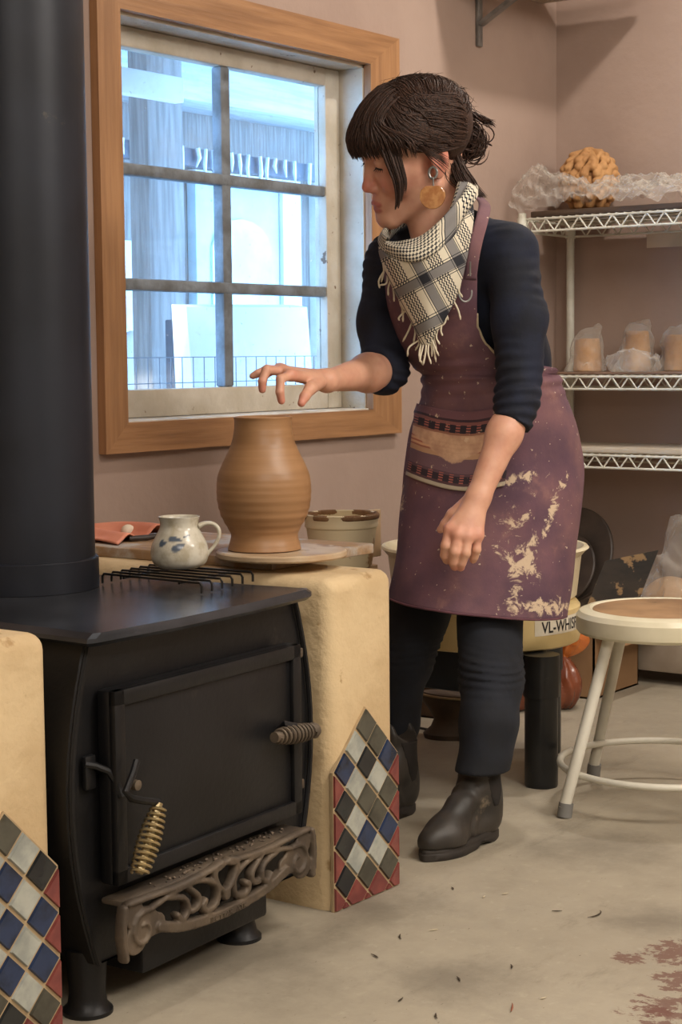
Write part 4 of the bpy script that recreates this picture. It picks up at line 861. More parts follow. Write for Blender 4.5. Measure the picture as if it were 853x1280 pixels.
# --- hair
M_hair = NT('dark_brown_hair'); c = M_hair.mix(M_hair.step(M_hair.noise(260, 3), .3, .7), lin((72, 49, 38)), lin((34, 24, 21))); M_hair.bsdf(c, .55, Specular_IOR_Level=.3); M_hair = M_hair.m
EC, ER = V(-.008, 0, .047), V(.108, .086, .089)
capo = hel(EC, ER*1.0)
def capf(p):
    q = toH(p); g_ = np.interp(q[:, 0], [-.13, -.06, -.03, .02, .05, .07, .13], [-.07, -.06, .0, .022, .035, .055, .062])
    return smax(capo(p), (g_-q[:, 2])*HK, .012)
cp_ = HL(*EC); capm = sdf_mesh(capf, cp_-.16, cp_+.16, .005)
hair = capm.build('hair', M_hair, person, ang=0)
bun_c = P(585, 177, 3.545)
HB = MB()
def strand(pts, r, n=14, jit=.0):
    q = spline(pts, n); HB.tube(q, r*np.clip(1.25-np.linspace(0, 1, n)**3*1.1, .12, 1)*np.clip(np.linspace(.3, 3, n), 0, 1), 4, cap=False)
def surf(d, k=1.0): d = np.array(d, float); d = d/np.linalg.norm(d); e = EC+d*ER*k; return HL(*e)
rg = RNG
bl = (toH(bun_c)-EC)/ER; bl /= np.linalg.norm(bl)
# fringe: from the crown down over the forehead
for i in range(520):
    s = rg.uniform(-1, 1.4); st0 = V(.28+rg.uniform(-.22, .1), s*.45, 1.0); k = rg.uniform(1.0, 1.09)
    e_t = .028+.006*rg.normal()*.6+.012*abs(s)**2*0; end = V(.112-.040*s*s+rg.uniform(-.004, .006), s*.068, .028-.02*max(0, s-1)+rg.uniform(-.005, .006))
    strand([surf(st0, 1.0), surf(st0+V(.35, s*.12, -.12), k), surf(V(.9, s*.62, .52), k*1.03), HL(*(end+V(.004, 0, .03))), HL(*end)], rg.uniform(.0011, .0019), 14)
# sides and crown swept back into the knot
for i in range(1150):
    sd = 1 if rg.random() < .6 else -1
    u_ = rg.uniform(-1.0, .55); st0 = V(u_, sd*rg.uniform(0, .12), max(.25, math.sqrt(max(0, 1.1-u_*u_))))
    lo = rg.random(); mid = V(.55*u_-.1+.30*lo, sd*(.75+.35*lo), .75-1.05*lo); k = rg.uniform(1.0, 1.07)
    m2 = V(-.62, sd*(.62+.25*lo), .42-.95*lo)
    tgt = bun_c+rg.normal(size=3)*.012
    strand([surf(st0, k*.99), surf(st0*.55+mid*.45, k), surf(mid, k), surf(m2, k), HL(*(EC+bl*ER*1.02+rg.normal(size=3)*.008)), tgt], rg.uniform(.0010, .0018), 16)
# the knot
for i in range(170):
    ax = rg.normal(size=3); ax /= np.linalg.norm(ax); u2 = np.cross(ax, [.3, .5, .8]); u2 /= np.linalg.norm(u2); w2_ = np.cross(ax, u2); r_ = rg.uniform(.016, .034); a0 = rg.uniform(0, 6.28); off = rg.normal(size=3)*.008
    strand([bun_c+off+(u2*math.cos(a0+a)+w2_*math.sin(a0+a))*r_*(1+.1*a/3) for a in np.linspace(0, 4.2, 8)], rg.uniform(.0011, .002), 16)
# side lock in front of the ear
for i in range(150):
    cl = rg.integers(0, 5); j = -8+4*cl+rg.normal()*1.4; dz = rg.normal()*.004; L_ = (1, .95, .97, .86, .74)[cl]-.06*rg.random()
    bp = spline([(474+j, 128, 3.40), (481+j*1.2, 165, 3.372), (491+j*1.1, 200, 3.362), (500+j*.85, 228, 3.362), (500+j*.55, 250, 3.366), (497+j*.4, 264, 3.37)], 40)[:max(8, int(40*L_))]
    strand([P(a, b_, c_+dz) for a, b_, c_ in bp[np.linspace(0, len(bp)-1, 9).astype(int)]], rg.uniform(.0007, .0013), 16)
for i in range(330):                                             # hair over the temple, swept to the ear
    a = rg.random(); st0 = V(.35-.35*a+rg.normal()*.05, .10+.1*rg.random(), 1.0); k = rg.uniform(1.0, 1.06)
    strand([surf(st0, k*.99), surf(V(.62-.35*a, .55, .72), k), surf(V(.55-.45*a, .86, .30-.1*a), k), surf(V(.22-.5*a, 1.0, -.02-.22*rg.random()), k), surf(V(-.35-.2*a, .86, -.15-.22*rg.random()), k)], rg.uniform(.0009, .0016), 16)
# strands hanging behind the ear to the shoulder
for i in range(300):
    j = rg.normal()*8; e_ = rg.random()
    strand([P(552+j*.9, 150+rg.normal()*8, 3.40+.05*rg.random()), P(563+j*.5, 182, 3.42+.06*rg.random()), P(572+j*.6, 208, 3.43+.05*rg.random()), P(582+j*.8, 228, 3.42+.05*rg.random()), P(588+18*e_+j*.5, 236+12*e_, 3.42+.05*rg.random())], rg.uniform(.0009, .0016), 14)
for i in range(26):                                              # loose strands across the ear
    j = rg.normal()*5; strand([P(508+j, 172+j*.3, 3.372), P(530+j*.5, 187+j*.9, 3.353), P(549, 197+j*1.3, 3.350), P(562, 206+j*1.8, 3.375)], rg.uniform(.0005, .0009), 12)
# spikes and flyaways
for i in range(60):
    e_ = rg.random(); o_ = rg.normal()*.006; strand([bun_c+rg.normal(size=3)*.010, P(584+6*e_, 141+8*rg.random(), 3.545+o_), P(600+6*e_, 144+8*rg.random(), 3.54+o_), P(609+12*e_, 149+11*rg.random(), 3.53+o_)], .0012, 10)
for i in range(70):
    d0 = rg.normal(size=3)*V(1, .8, .6)+V(-.4, .3, .8); d0 /= np.linalg.norm(d0); d1 = d0+rg.normal(size=3)*.35+V(-.25, 0, .0)
    strand([surf(d0, 1.0), surf(d0*.6+d1*.4, 1.06), surf(d1, 1.05+.14*rg.random())], .00055, 8)
HB.build('hair_strands', M_hair, hair, ang=0, recalc=False)
# --- earring
er = P(541, 245, 3.352); ex_ = RH*.97-FH*.25; ex_ /= np.linalg.norm(ex_); ez = UP-ex_*(UP@ex_); ez /= np.linalg.norm(ez); ey = np.cross(ez, ex_)
kk = 3.35/FPX
def er_f(p):
    q = (p-er)@np.array([ex_, ey, ez]).T; r_ = np.hypot(q[:, 0], q[:, 2]); cut = np.maximum(q[:, 2]-11*kk, 0)
    d2 = np.maximum(np.maximum(r_-16.3*kk, q[:, 2]-12.5*kk), (np.abs(q[:, 0])*.75+q[:, 2]-19*kk)*.8)
    return np.maximum(d2, np.abs(q[:, 1])-.0032+.06*np.maximum(r_-.015, 0))
t = NT('amber'); c = t.mix(t.step(t.noise(60, 4), .35, .65), lin((216, 160, 104)), lin((182, 122, 76))); t.bsdf(c, .18, Transmission_Weight=.25, Coat_Weight=.3); M_amber = t.m
ea = sdf_mesh(er_f, er-.035, er+.035, .0016).build('earring', M_amber, person, ang=30); ea['label'] = 'large round amber coloured earring'
b = MB().tube([P(541.5, 216, 3.362)+(ex_*math.cos(a)*5.2+ez*math.sin(a)*7)*kk for a in np.linspace(0, 6.283, 25)[:-1]], .0026, 8, closed=True); b.tube([P(541.5, 222, 3.36), P(542, 229, 3.355), P(542, 233, 3.352)], .0016, 6); b.build('ear_tunnel', M_steel, ea)
# --- shirt
wr1, wr2, wr3 = waves(101, 75), waves(102, 38), waves(103, 15)
sh_t = union([rc(P(536, 355, 3.605), P(592, 490, 3.69), .082, .068), rc(P(603, 350, 3.545), P(645, 495, 3.68), .086, .08), rc(LS, NB+V(0, 0, .004), .05, .05), rc(RS, NB+V(0, 0, .0), .048, .05), rc(P(595, 310, 3.58), P(648, 440, 3.66), .06, .065), rc(P(600, 505, 3.71), P(640, 550, 3.72), .11, .12)], .05)
LC = P(640, 531, 3.41)
sl_l = union([rc(LS, P(651, 400, 3.445), .054, .053), rc(P(651, 400, 3.445), LE, .053, .041), rc(LE, LC, .041, .038)], .02)
RC = RE+(RW-RE)*.16
sl_r = union([rc(RS, P(476, 400, 3.62), .052, .047), rc(P(476, 400, 3.62), RE, .047, .045), rc(RE, RE+(RW-RE)*.3, .046, .041)], .02)
ld = (LW_-LE)/np.linalg.norm(LW_-LE); rd = (RW-RE)/np.linalg.norm(RW-RE)
nk = rc(P(556, 292, 3.50), HL(-.02, 0, -.05), .062, .06)
def shirtf(p):
    def wv_(a, b_):                                           # creases run round the sleeve
        ax = (b_-a)/np.linalg.norm(b_-a); h = (p-a)@ax
        return np.sin(h*2*math.pi/.021+5*wr3(p)+2.2*wr2(p))*np.clip(wr3(p*1.7)+.6, 0, 1.3)
    l = sl_l(p)+.0019*wv_(LS, LE)+.0016*wr1(p); l = np.maximum(l, (p-LC)@ld)
    r_ = sl_r(p)+.0019*wv_(RS, RE)+.0016*wr1(p); r_ = np.maximum(r_, (p-RC)@rd)
    d = smin(sh_t(p)+.002*wr2(p)+.0012*wr1(p), np.minimum(l, r_), .022)
    return np.maximum(d, -nk(p))
pts = np.array([P(440, 330, 3.6), P(700, 260, 3.4), P(690, 590, 3.85), P(690, 590, 3.5), RC, LC, P(600, 240, 3.6)])
M_navy = mat('navy_knit', (17, 25, 46), (10, 15, 29), 14, .85, bump=.25, bscale=120, bdist=.002)
shm = sdf_mesh(shirtf, pts.min(0)-.07, pts.max(0)+.07, .0042).build('shirt', M_navy, person, ang=0); shm['label'] = 'dark navy long sleeved top pushed up at the forearms'
# --- trousers and boots
wt = waves(111, 30); wt2 = waves(112, 70)
tl_ = union([rc(P(628, 640, 3.71), P(612, 780, 3.615), .085, .064), rc(P(612, 780, 3.615), P(615, 845, 3.54), .064, .060), rc(P(615, 845, 3.54), P(610, 905, 3.50), .060, .056), rc(P(610, 905, 3.50), P(602, 975, 3.485), .056, .053)], .02)
tr_ = union([rc(P(560, 640, 3.76), P(522, 770, 3.77), .085, .066), rc(P(522, 770, 3.77), P(508, 830, 3.765), .062, .052), rc(P(508, 830, 3.765), P(494, 905, 3.79), .052, .046), rc(P(494, 905, 3.79), P(488, 962, 3.80), .046, .047)], .02)
hemL = P(602, 964, 3.485)[2]; hemR = P(488, 935, 3.80)[2]
def trf(p):
    cr = .0025*wt(p)+.0015*wt2(p)+.003*np.exp(-((p[:, 2]-.335)/.035)**2)*np.sin(p[:, 2]*420+3*wt(p))
    return np.minimum(np.maximum(tl_(p)+cr, hemL-p[:, 2]), np.maximum(tr_(p)+cr, hemR-p[:, 2]))
M_denim = mat('dark_denim', (21, 26, 37), (13, 16, 23), 10, .85, bump=.2, bscale=90, bdist=.002, spots=(((52, 58, 70), 16, .70, .1),))
pts = np.array([P(490, 640, 3.95), P(700, 640, 3.5), P(700, 640, 3.85), P(470, 980, 3.7), P(470, 980, 3.85), P(640, 985, 3.4)])
sdf_mesh(trf, pts.min(0)-.08, pts.max(0)+.08, .005).build('trousers', M_denim, person, ang=0)['label'] = 'dark indigo jeans'
M_boot = mat('dusty_dark_leather', (60, 54, 48), (40, 37, 34), 9, .5, bump=.25, bscale=60, bdist=.003, spots=(((118, 106, 90), 12, .66, .08),))
M_sole = mat('dark_rubber_sole', (46, 40, 35), (34, 30, 27), 10, .7, spots=(((110, 98, 80), 20, .68, .06),)); M_elas = mat('boot_elastic', (40, 35, 32), (30, 27, 25), 30, .9)
def boot(heel, ang, mir):
    f_ = V(math.cos(ang), math.sin(ang), 0); l_ = V(-f_[1], f_[0], 0); A = np.array([f_, l_, UP]); h0 = np.array(heel)
    L = lambda x, y, z: h0+f_*x*.93+l_*y+UP*z
    bf = union([rc(L(.03, 0, .050), L(.035, 0, .085), .040, .038), rc(L(.035, 0, .08), L(.04, 0, .17), .038, .041), rc(L(.05, 0, .115), L(.20, 0, .040), .034, .026), rc(L(.05, 0, .038), L(.17, .004*mir, .034), .033, .031), rc(L(.17, .012*mir, .034), L(.175, -.010*mir, .034), .03, .03), rc(L(.17, .004*mir, .034), L(.222, .008*mir, .032), .032, .025)], .022)
    wb_ = waves(120, 60)
    tab = el(L(.078, 0, .168), (.008, .020, .032), A); tab2 = el(L(-.0, 0, .165), (.007, .018, .03), A)
    def g(p):
        q = (p-h0)@A.T/V(.93, 1, 1); top_ = .158+.02*np.clip((np.abs(q[:, 0]-.04)-.01)/.03, 0, 1)
        crease = .0022*np.sin(q[:, 0]*170+2*wb_(p))*np.exp(-((q[:, 0]-.115)/.03)**2)
        d = np.maximum(bf(p)+crease+.0006*wb_(p), q[:, 2]-top_)
        return np.maximum(smin(d, np.minimum(tab(p), tab2(p)), .008), .022-q[:, 2])
    o = sdf_mesh(g, np.minimum(L(-.05, -.08, 0), L(.29, .08, 0))-.03, np.maximum(L(-.05, -.08, 0), L(.29, .08, 0))+V(.03, .03, .21), .0034).build('boot', M_boot, person, ang=0)
    out = []
    for a in np.linspace(0, 2*math.pi, 49)[:-1]:
        c_, s_ = math.cos(a), math.sin(a); x = .115+.138*np.sign(c_)*abs(c_)**.8; w_ = np.interp(x, [-.03, .03, .09, .17, .22, .26], [.03, .036, .033, .044, .040, .024])
        out.append((x, s_*w_*1.08+.006*mir*(x > .12)))
    out = [(x, y) for x, y in out]
    def rng(z, k, arch): return [L(.115+(x-.115)*k, y*k, z+(arch*.012*math.exp(-((x-.085)/.03)**2))) for x, y in out]
    MB().loft([rng(.0, .97, 1), rng(.002, 1.0, 1), rng(.013, 1.0, 0), rng(.015, .97, 0), rng(.018, .975, 0), rng(.022, .95, 0), rng(.026, .9, 0)]).build('sole', M_sole, o, ang=50)
    for sg in (-1, 1):
        ge = union([rc(L(.04, sg*.02, .15), L(.043, sg*.02, .085), .026, .012)], .01)
        def gg(p, ge=ge): q = (p-h0)@A.T; return np.maximum(np.maximum(np.maximum(bf(p)-.0012, -(bf(p)+.003)), np.abs(q[:, 0]-.042)-np.interp(q[:, 2], [.07, .10, .165], [.004, .018, .025])), np.maximum(.075-q[:, 2], np.maximum(q[:, 2]-.162, -sg*q[:, 1])))
        e_ = sdf_mesh(gg, L(.04, 0, .12)-.09, L(.04, 0, .12)+.09, .003)
        if e_.v: e_.build('elastic_gore', M_elas, o, ang=0)
    return o
hb = fl(622, 1040); tb = fl(537, 1072); an = math.atan2(tb[1]-hb[1], tb[0]-hb[0])
boot((hb[0]-.02*math.cos(an)*0-.03, hb[1], 0), an+.06, -1)['label'] = 'dusty black ankle boot, the nearer of the pair'
boot((-1.885, -.685, 0), math.pi+.05, 1)
# --- apron: one wrapped sheet from bib to hem
AR = [  # y, left edge, right edge, distance, half depth, bib right edge
 (322, 480, 662, 3.555, .130, 588), (350, 482, 668, 3.565, .130, 590), (385, 484, 680, 3.59, .132, 590), (410, 489, 688, 3.61, .133, 591), (430, 497, 692, 3.625, .134, 600), (446, 507, 694, 3.64, .135, 618), (458, 517, 696, 3.65, .138, 660),
 (470, 526, 699, 3.66, .140, 0), (500, 526, 709, 3.68, .150, 0), (540, 511, 723, 3.70, .165, 0), (580, 505, 729, 3.71, .170, 0), (625, 502, 728, 3.705, .172, 0), (680, 498, 722, 3.695, .172, 0), (720, 492, 715, 3.685, .172, 0), (756, 486, 706, 3.675, .172, 0)]
AR = np.array(AR, float); AT = np.arange(len(AR))
AF = spline(AR[:, :5], 400); AFY = AF[:, 0]
wa, wa2 = waves(131, 22), waves(132, 60)
def apr(y, ph, off=0., folds=True):
    r_ = np.array([np.interp(y, AFY, AF[:, i]) for i in range(1, 5)]); xl, xr, dc, hd = r_
    c = P((xl+xr)/2, y, dc); w = (xr-xl)/2*dc/FPX
    n_ = RH*math.cos(ph)/w+FH*math.sin(ph)/hd; n_ /= np.linalg.norm(n_)
    k = np.clip((y-560)/200, 0, 1); p = c+RH*w*math.cos(ph)+FH*hd*math.sin(ph)-UP*(.020*math.cos(ph)*k)
    if folds:
        a = ph*RH*0+p; q = (p*V(1, 1, .28))[None]; q2 = (p*V(1, 1, .6))[None]
        off = off+(.0015+.007*np.clip((y-470)/250, 0, 1))*float(wa(q)[0])+.0018*float(wa2(q2)[0])
        if 430 < y < 520: off += .003*math.sin(y*.42+3*math.cos(ph))*math.exp(-((y-470)/22)**2)
    return p+n_*off
def ph_of(px, y):
    xl, xr = np.interp(y, AFY, AF[:, 1]), np.interp(y, AFY, AF[:, 2]); return 2*math.pi-math.acos(np.clip((px-(xl+xr)/2)/((xr-xl)/2), -1, 1))
ys = np.concatenate([np.linspace(322, 470, 50), np.linspace(473, 756, 100)]); grid = []; stain = []
for y in ys:
    full = np.clip((y-456)/14, 0, 1); be_ = np.interp(y, AR[:7, 0], AR[:7, 5]) if y < 458 else np.interp(y, [458, 470], [660, 699])
    p1 = ph_of(min(be_, 700), y) if y < 470 else 2*math.pi; p1 = p1+(full*math.radians(75) if y < 470 else math.radians(75)); p0 = math.radians(np.interp(y, [322, 400, 440, 470], [150, 145, 112, 100]))
    grid.append([apr(y, a) for a in np.linspace(p0, p1, 150)])
g = np.array(grid); pp = np.array([[pix(q) for q in row] for row in g]); X, Y = pp[..., 0], pp[..., 1]
front = ((g-P(600, 560, 3.70))@FH < .03)
def bl2(x, y, sx, sy, th=0): c_, s_ = math.cos(th), math.sin(th); dx, dy = X-x, Y-y; return np.exp(-(((dx*c_+dy*s_)/sx)**2+((-dx*s_+dy*c_)/sy)**2))
sm = .20+.75*np.maximum.reduce([bl2(655, 705, 26, 52, .25), bl2(690, 640, 9, 60, .35), bl2(650, 598, 34, 12, -.3), bl2(668, 758, 60, 14, 0), bl2(498, 620, 12, 24), bl2(640, 660, 46, 60)*.55, bl2(560, 370+65, 25, 25)*.4, bl2(700, 520, 18, 50)*.35])*front
t = NT('purple_canvas'); n_ = t.noise(7, 5); c = t.mix(t.step(n_, .35, .68), lin((110, 77, 88)), lin((84, 60, 75)))
c = t.mix(t.math('MULTIPLY', t.step(t.noise(4, 5, .65), .42, .72), .55), c, lin((136, 98, 92)))
st_ = t.math('ADD', t.noise(30, 6, .72, dist=.6), t.math('MULTIPLY', t.attr('stain'), .42))
c = t.mix(t.step(st_, .79, .88), c, lin((200, 178, 152)))
c = t.mix(t.math('MULTIPLY', t.step(t.noise(16, 5, .7), .56, .74), .28), c, lin((158, 118, 110)))
c = t.mix(t.math('MULTIPLY', t.step(t.noise(110, 2, .5), .70, .74), .8), c, lin((206, 186, 164)))
t.bsdf(c, .85, 0, t.noise(220, 3), .15, .002); M_apron = t.m
ab = MB().grid(g); apron = ab.build('apron', M_apron, person, ang=0, solid=.0035, offs=0, attrs={'stain': sm.ravel()}); apron['label'] = 'purple canvas apron splattered with clay'
M_hem = mat('purple_hem', (116, 74, 82), (90, 58, 70), 20, .85)
MB().tube([q for q in g[-1]], .0028, 6).build('hem', M_hem, apron, ang=0)
ed = [g[i][-1] for i in range(len(ys)) if 392 < ys[i] < 455]
wv = waves(140, 260); MB().tube([q+UP*.0008*float(wv(q[None])[0]) for q in ed], .0026, 6).build('frayed_edge', mat('cream_fray', (206, 190, 158), scale=30, rough=.9), apron, ang=0)
# pocket
def quad(u, v):                                               # photograph outline of the pocket
    tl_q, tr_q, br_q, bl_q = V(523, 503), V(636, 501), V(622, 606), V(508, 594)
    a = tl_q+(tr_q-tl_q)*u+V(0, 12*math.sin(math.pi*u)); b_ = bl_q+(br_q-bl_q)*u+V(0, 13*math.sin(math.pi*u)); return a+(b_-a)*v
rows = []
for u in np.linspace(0, 1, 50):
    row = []
    for v in np.linspace(0, 1, 50):
        q = quad(u, v); yy = q[1]-13*0; row.append(apr(q[1]-float(np.interp(q[1], [470, 760], [1, 15]))*math.sin(max(0, -math.sin(ph_of(q[0], q[1])))), ph_of(q[0], q[1]), .0065+.004*math.sin(math.pi*u)*math.exp(-((v-.25)/.2)**2)))
    rows.append(row)
t = NT('woven_pocket'); uvn = t.n('Separate'+'XYZ', Vector=t.tc.outputs['UV']); u_, v_ = uvn.outputs[0], uvn.outputs[1]
rag = t.math('MULTIPLY', t.math('SUBTRACT', t.noise(9, 4), .5), .05); vv = t.math('ADD', v_, rag)
rp_ = t.n('ValToRGB'); cr_ = rp_.color_ramp; cr_.interpolation = 'CONSTANT'
stops = [(0, (110, 74, 80)), (.10, (60, 40, 48)), (.13, (126, 80, 76)), (.17, (42, 32, 40)), (.27, (150, 104, 84)), (.31, (214, 170, 132)), (.40, (180, 114, 90)), (.425, (216, 172, 134)), (.455, (176, 108, 86)), (.48, (214, 168, 130)), (.51, (160, 102, 84)), (.535, (186, 146, 114)), (.60, (112, 84, 92)), (.78, (92, 66, 74)), (.82, (48, 36, 44)), (.91, (84, 58, 62)), (.945, (178, 166, 146))]
for i, (po, cc) in enumerate(stops):
    e_ = cr_.elements[i] if i < 2 else cr_.elements.new(po)
    e_.position = po; e_.color = (*lin(cc), 1)
t.set(rp_, 'Fac', vv); c = rp_.outputs[0]
dash = t.math('GREATER_THAN', t.math('SINE', t.math('MULTIPLY', u_, 62.0)), .25)
bandm = t.math('MAXIMUM', t.math('MULTIPLY', t.math('GREATER_THAN', vv, .17), t.math('LESS_THAN', vv, .27)), t.math('MULTIPLY', t.math('GREATER_THAN', vv, .80), t.math('LESS_THAN', vv, .925)))
thin = t.math('GREATER_THAN', t.math('SINE', t.math('MULTIPLY', vv, 190.0)), -.2)
c = t.mix(t.math('MULTIPLY', t.math('MULTIPLY', dash, t.math('MULTIPLY', bandm, thin)), .85), c, lin((168, 98, 86)))
tri = t.math('SUBTRACT', .70, t.math('MULTIPLY', t.math('ABSOLUTE', t.math('SUBTRACT', u_, .42)), .75))
smear = t.math('MULTIPLY', t.step(t.math('ADD', t.math('SUBTRACT', tri, vv), t.math('MULTIPLY', t.math('SUBTRACT', t.noise(14, 5, .65), .5), .25)), .0, .03), t.math('GREATER_THAN', vv, .30))
c = t.mix(t.math('MULTIPLY', smear, .9), c, t.mix(t.step(t.noise(22, 5, .6), .35, .65), lin((216, 178, 146)), lin((184, 144, 118))))
c = t.mix(t.math('MULTIPLY', t.step(t.noise(34, 5, .7), .6, .66), .7), c, lin((222, 196, 164)))
t.bsdf(c, .85, 0, t.noise(160, 3), .2, .002); M_pock = t.m
po_ = MB().grid(np.array(rows)).build('pocket', M_pock, apron, ang=0, solid=.002, offs=0); po_['label'] = 'woven orange and tan pocket smeared with clay'
# neck strap with its rings
stp = [P(588, 350, 3.405), P(591, 325, 3.388), P(596, 300, 3.385), P(603, 274, 3.41), P(606, 256, 3.465), P(598, 246, 3.53)]
MB().tube(spline(stp, 30), .013, 10, flat=.18, upv=-FH).build('neck_strap', M_apron, apron, ang=0, attrs={'stain': np.zeros(300)})
MB().tube([P(582+8*math.cos(a), 366+11*math.sin(a), 3.392) for a in np.linspace(-.3, math.pi+.2, 16)], .0019, 8).build('strap_ring', M_steel, apron); MB().tube([P(588, 327, 3.372), P(588, 345, 3.38)], .0019, 8).build('strap_buckle', M_steel, apron)
# --- scarf
t = NT('checked_scarf'); uvn = t.n('Separate'+'XYZ', Vector=t.tc.outputs['UV']); u_, v_ = uvn.outputs[0], uvn.outputs[1]
CREAM, GREY, INK = lin((214, 206, 186)), lin((98, 98, 104)), lin((34, 36, 44))
def band(x, a, b_): return t.math('MULTIPLY', t.math('GREATER_THAN', x, a), t.math('LESS_THAN', x, b_))
def fold(x, per): return t.math('FRACT', t.math('MULTIPLY', x, per))
fu, fv = fold(u_, 2.0), fold(v_, 2.0)
c = t.mix(t.math('MULTIPLY', t.step(t.noise(40, 3), .4, .7), .35), CREAM, lin((190, 182, 164)))
gu, gv = band(fu, .36, .60), band(fv, .40, .62)
c = t.mix(t.math('MULTIPLY', gu, .85), c, GREY); c = t.mix(t.math('MULTIPLY', gv, .85), c, GREY)
c = t.mix(t.math('MULTIPLY', gu, gv), c, INK)
for x, pos in ((fu, (.30, .355, .605, .655)), (fv, (.33, .39, .63, .685))):
    for q in pos: c = t.mix(band(x, q, q+.018), c, INK)
zig = t.math('PINGPONG', t.math('MULTIPLY', v_, 22.0), .5)
chev = t.math('LESS_THAN', t.math('FRACT', t.math('ADD', t.math('MULTIPLY', u_, 26.0), zig)), .45)
zone = t.math('MAXIMUM', band(fu, .74, 1.0), band(fu, 0, .10)); c = t.mix(t.math('MULTIPLY', t.math('MULTIPLY', zone, chev), t.math('SUBTRACT', 1.0, gv)), c, INK)
ck = t.n('TexChecker', Vector=t.n('Mapping', Vector=t.tc.outputs['UV'], Rotation=(0, 0, .78), Scale=(38, 38, 38)).outputs[0], Scale=1.0).outputs['Fac']
net = t.math('MULTIPLY', t.attr('net'), ck); c = t.mix(t.math('MULTIPLY', t.attr('net'), .9), c, t.mix(ck, CREAM, INK))
t.bsdf(c, .9, 0, t.noise(200, 3), .2, .002); M_scarf = t.m
ring = [(479, 300, 3.43), (486, 312, 3.365), (503, 317, 3.325), (525, 314, 3.315), (550, 296, 3.325), (571, 270, 3.36), (583, 246, 3.42), (581, 232, 3.50), (560, 236, 3.60), (525, 250, 3.64), (498, 272, 3.58), (484, 290, 3.50)]
rw = [.012, .016, .018, .020, .024, .026, .026, .024, .022, .022, .02, .014]
rq = np.array([np.append(P(*a), w) for a, w in zip(ring, rw)]); rq = np.vstack([rq, rq[:3]]); sq = spline(rq, 14*14+1)
i0_, i1_ = 14, 183; sq = sq[i0_:i1_]                      # a closed loop once round
ctr = sq[:, :3].mean(0); rows = []; netw = []
for i, q in enumerate(sq):
    row = []; out_ = (q[:3]-ctr)*V(1, 1, 0); out_ /= np.linalg.norm(out_)
    for j in range(25):
        a = 2*math.pi*j/24; rr_ = q[3]*(1+.20*math.sin(3*a+i*.10)+.08*math.sin(5*a-i*.07)); row.append(q[:3]+out_*.72*rr_*math.cos(a)+UP*1.2*rr_*math.sin(a)); netw.append(1.0 if pix(q[:3])[0] < 547 else 0.0)
    rows.append(row)
sm_ = MB().grid(np.array(rows)); sm_.uv = [(u*2.6, v*.9) for u, v in sm_.uv]
scarf = sm_.build('scarf', M_scarf, person, ang=0, attrs={'net': netw}); scarf['label'] = 'cream and black checked scarf with fringed ends'
# drape over the chest: rows from the neck roll to the point
DR = [[(474, 308, 3.40), (488, 322, 3.335), (510, 327, 3.315), (535, 320, 3.305), (560, 300, 3.32), (580, 270, 3.365), (590, 248, 3.42)],
      [(475, 318, 3.40), (490, 332, 3.345), (510, 338, 3.325), (534, 334, 3.315), (560, 318, 3.325), (580, 292, 3.355), (592, 270, 3.40)],
      [(481, 335, 3.41), (494, 348, 3.36), (513, 356, 3.34), (536, 354, 3.33), (560, 342, 3.335), (577, 322, 3.35), (588, 300, 3.375)],
      [(490, 356, 3.42), (502, 368, 3.375), (518, 378, 3.355), (538, 378, 3.345), (558, 368, 3.35), (572, 352, 3.36), (580, 338, 3.37)],
      [(501, 378, 3.42), (510, 390, 3.385), (522, 400, 3.37), (538, 402, 3.362), (552, 394, 3.365), (563, 384, 3.37), (570, 372, 3.38)],
      [(513, 398, 3.41), (519, 408, 3.39), (527, 416, 3.38), (537, 418, 3.375), (545, 412, 3.375), (552, 405, 3.38), (556, 398, 3.385)],
      [(523, 420, 3.405), (525, 426, 3.395), (528, 430, 3.39), (532, 431, 3.387), (536, 429, 3.388), (539, 426, 3.39), (541, 422, 3.392)]]
DP = np.array([[P(*q) for q in r_] for r_ in DR])
A_ = np.array([spline(r_, 60) for r_ in DP]); B_ = np.array([spline(A_[:, j], 70) for j in range(60)]).transpose(1, 0, 2)
wd = waves(151, 55); B_ = B_-np.array([[FH*.0022*float(wd(q[None])[0]) for q in r_] for r_ in B_])
dm = MB().grid(B_); px_ = np.array([pix(q) for q in B_.reshape(-1, 3)])
th = math.radians(62); dm.uv = [(((x-480)*math.sin(th)-(y-300)*math.cos(th))/95., ((x-480)*math.cos(th)+(y-300)*math.sin(th))/105.+.12) for x, y in px_]
dr_ = dm.build('scarf_drape', M_scarf, scarf, ang=0, solid=.003, offs=0, attrs={'net': np.zeros(len(dm.v))})
M_fr = mat('cream_fringe', (216, 206, 184), (196, 186, 162), 30, .9)
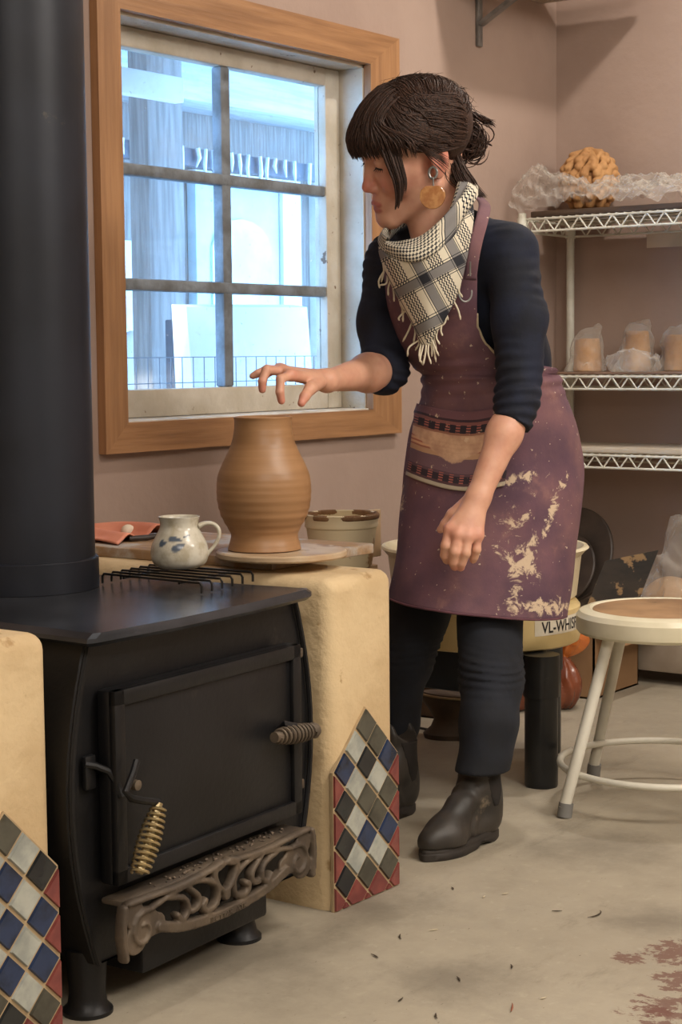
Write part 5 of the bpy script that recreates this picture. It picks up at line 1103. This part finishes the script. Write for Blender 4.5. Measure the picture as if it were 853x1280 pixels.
b = MB(); edge = [B_[i, 0] for i in range(20, 70, 4)]+[B_[69, j] for j in range(0, 60, 8)]+[B_[i, 59] for i in range(68, 36, -4)]
for i, q in enumerate(edge):
    L = rg.uniform(.018, .036)*(1.25 if 12 < i < 22 else 1); sx_ = rg.normal()*.006; b.tube(spline([q, q+RH*sx_-UP*L*.5+rg.normal(size=3)*.003, q+RH*sx_*1.6-UP*L+rg.normal(size=3)*.004], 8), [.0016, .0018, .002, .0019, .0019, .0018, .0022, .0012], 5)
b.build('fringe', M_fr, scarf, ang=0)
# ================================================================== light
def area(name, loc, aim, size, energy, col):
    l = bpy.data.lights.new(name, 'AREA'); l.shape = 'DISK'; l.size = size; l.energy = energy; l.color = col
    o = bpy.data.objects.new(name, l); COL.objects.link(o); o.location = loc
    o.rotation_euler = (Vector(aim)-Vector(loc)).to_track_quat('-Z', 'Y').to_euler(); return o
WARM = (1, .91, .81)
area('overhead_light', (-.87, -1.01, 2.62), (-.87, -1.0, 0), .14, 20, WARM)
area('overhead_light', (-2.6, -2.6, 2.68), (-2.4, -2.2, 0), .8, 40, WARM)
area('overhead_light', (-5.0, -3.2, 2.68), (-4.4, -2.6, 0), 1.6, 84, WARM)  # unseen camera-side source, enlarged and strengthened as fill
area('overhead_light', (-1.9, -4.0, 2.68), (-.8, -2.0, .4), 1.0, 84, WARM)  # unseen extra source, added to lift the dark shelves and right wall
s = bpy.data.lights.new('sun', 'SUN'); s.energy = 7.0; s.angle = .02; s.color = (1, .95, .86)
so2 = bpy.data.objects.new('sun', s); COL.objects.link(so2); so2.rotation_euler = Vector((1, .2, -.5)).to_track_quat('-Z', 'Y').to_euler()
w = bpy.data.worlds.new('sky'); SC.world = w; w.use_nodes = True
bg = w.node_tree.nodes['Background']; bg.inputs[0].default_value = (.32, .61, 1.0, 1); bg.inputs[1].default_value = 14.0
SC.cycles.use_denoising = True; SC.cycles.max_bounces = 8; SC.cycles.transparent_max_bounces = 16; SC.cycles.sample_clamp_indirect = 6
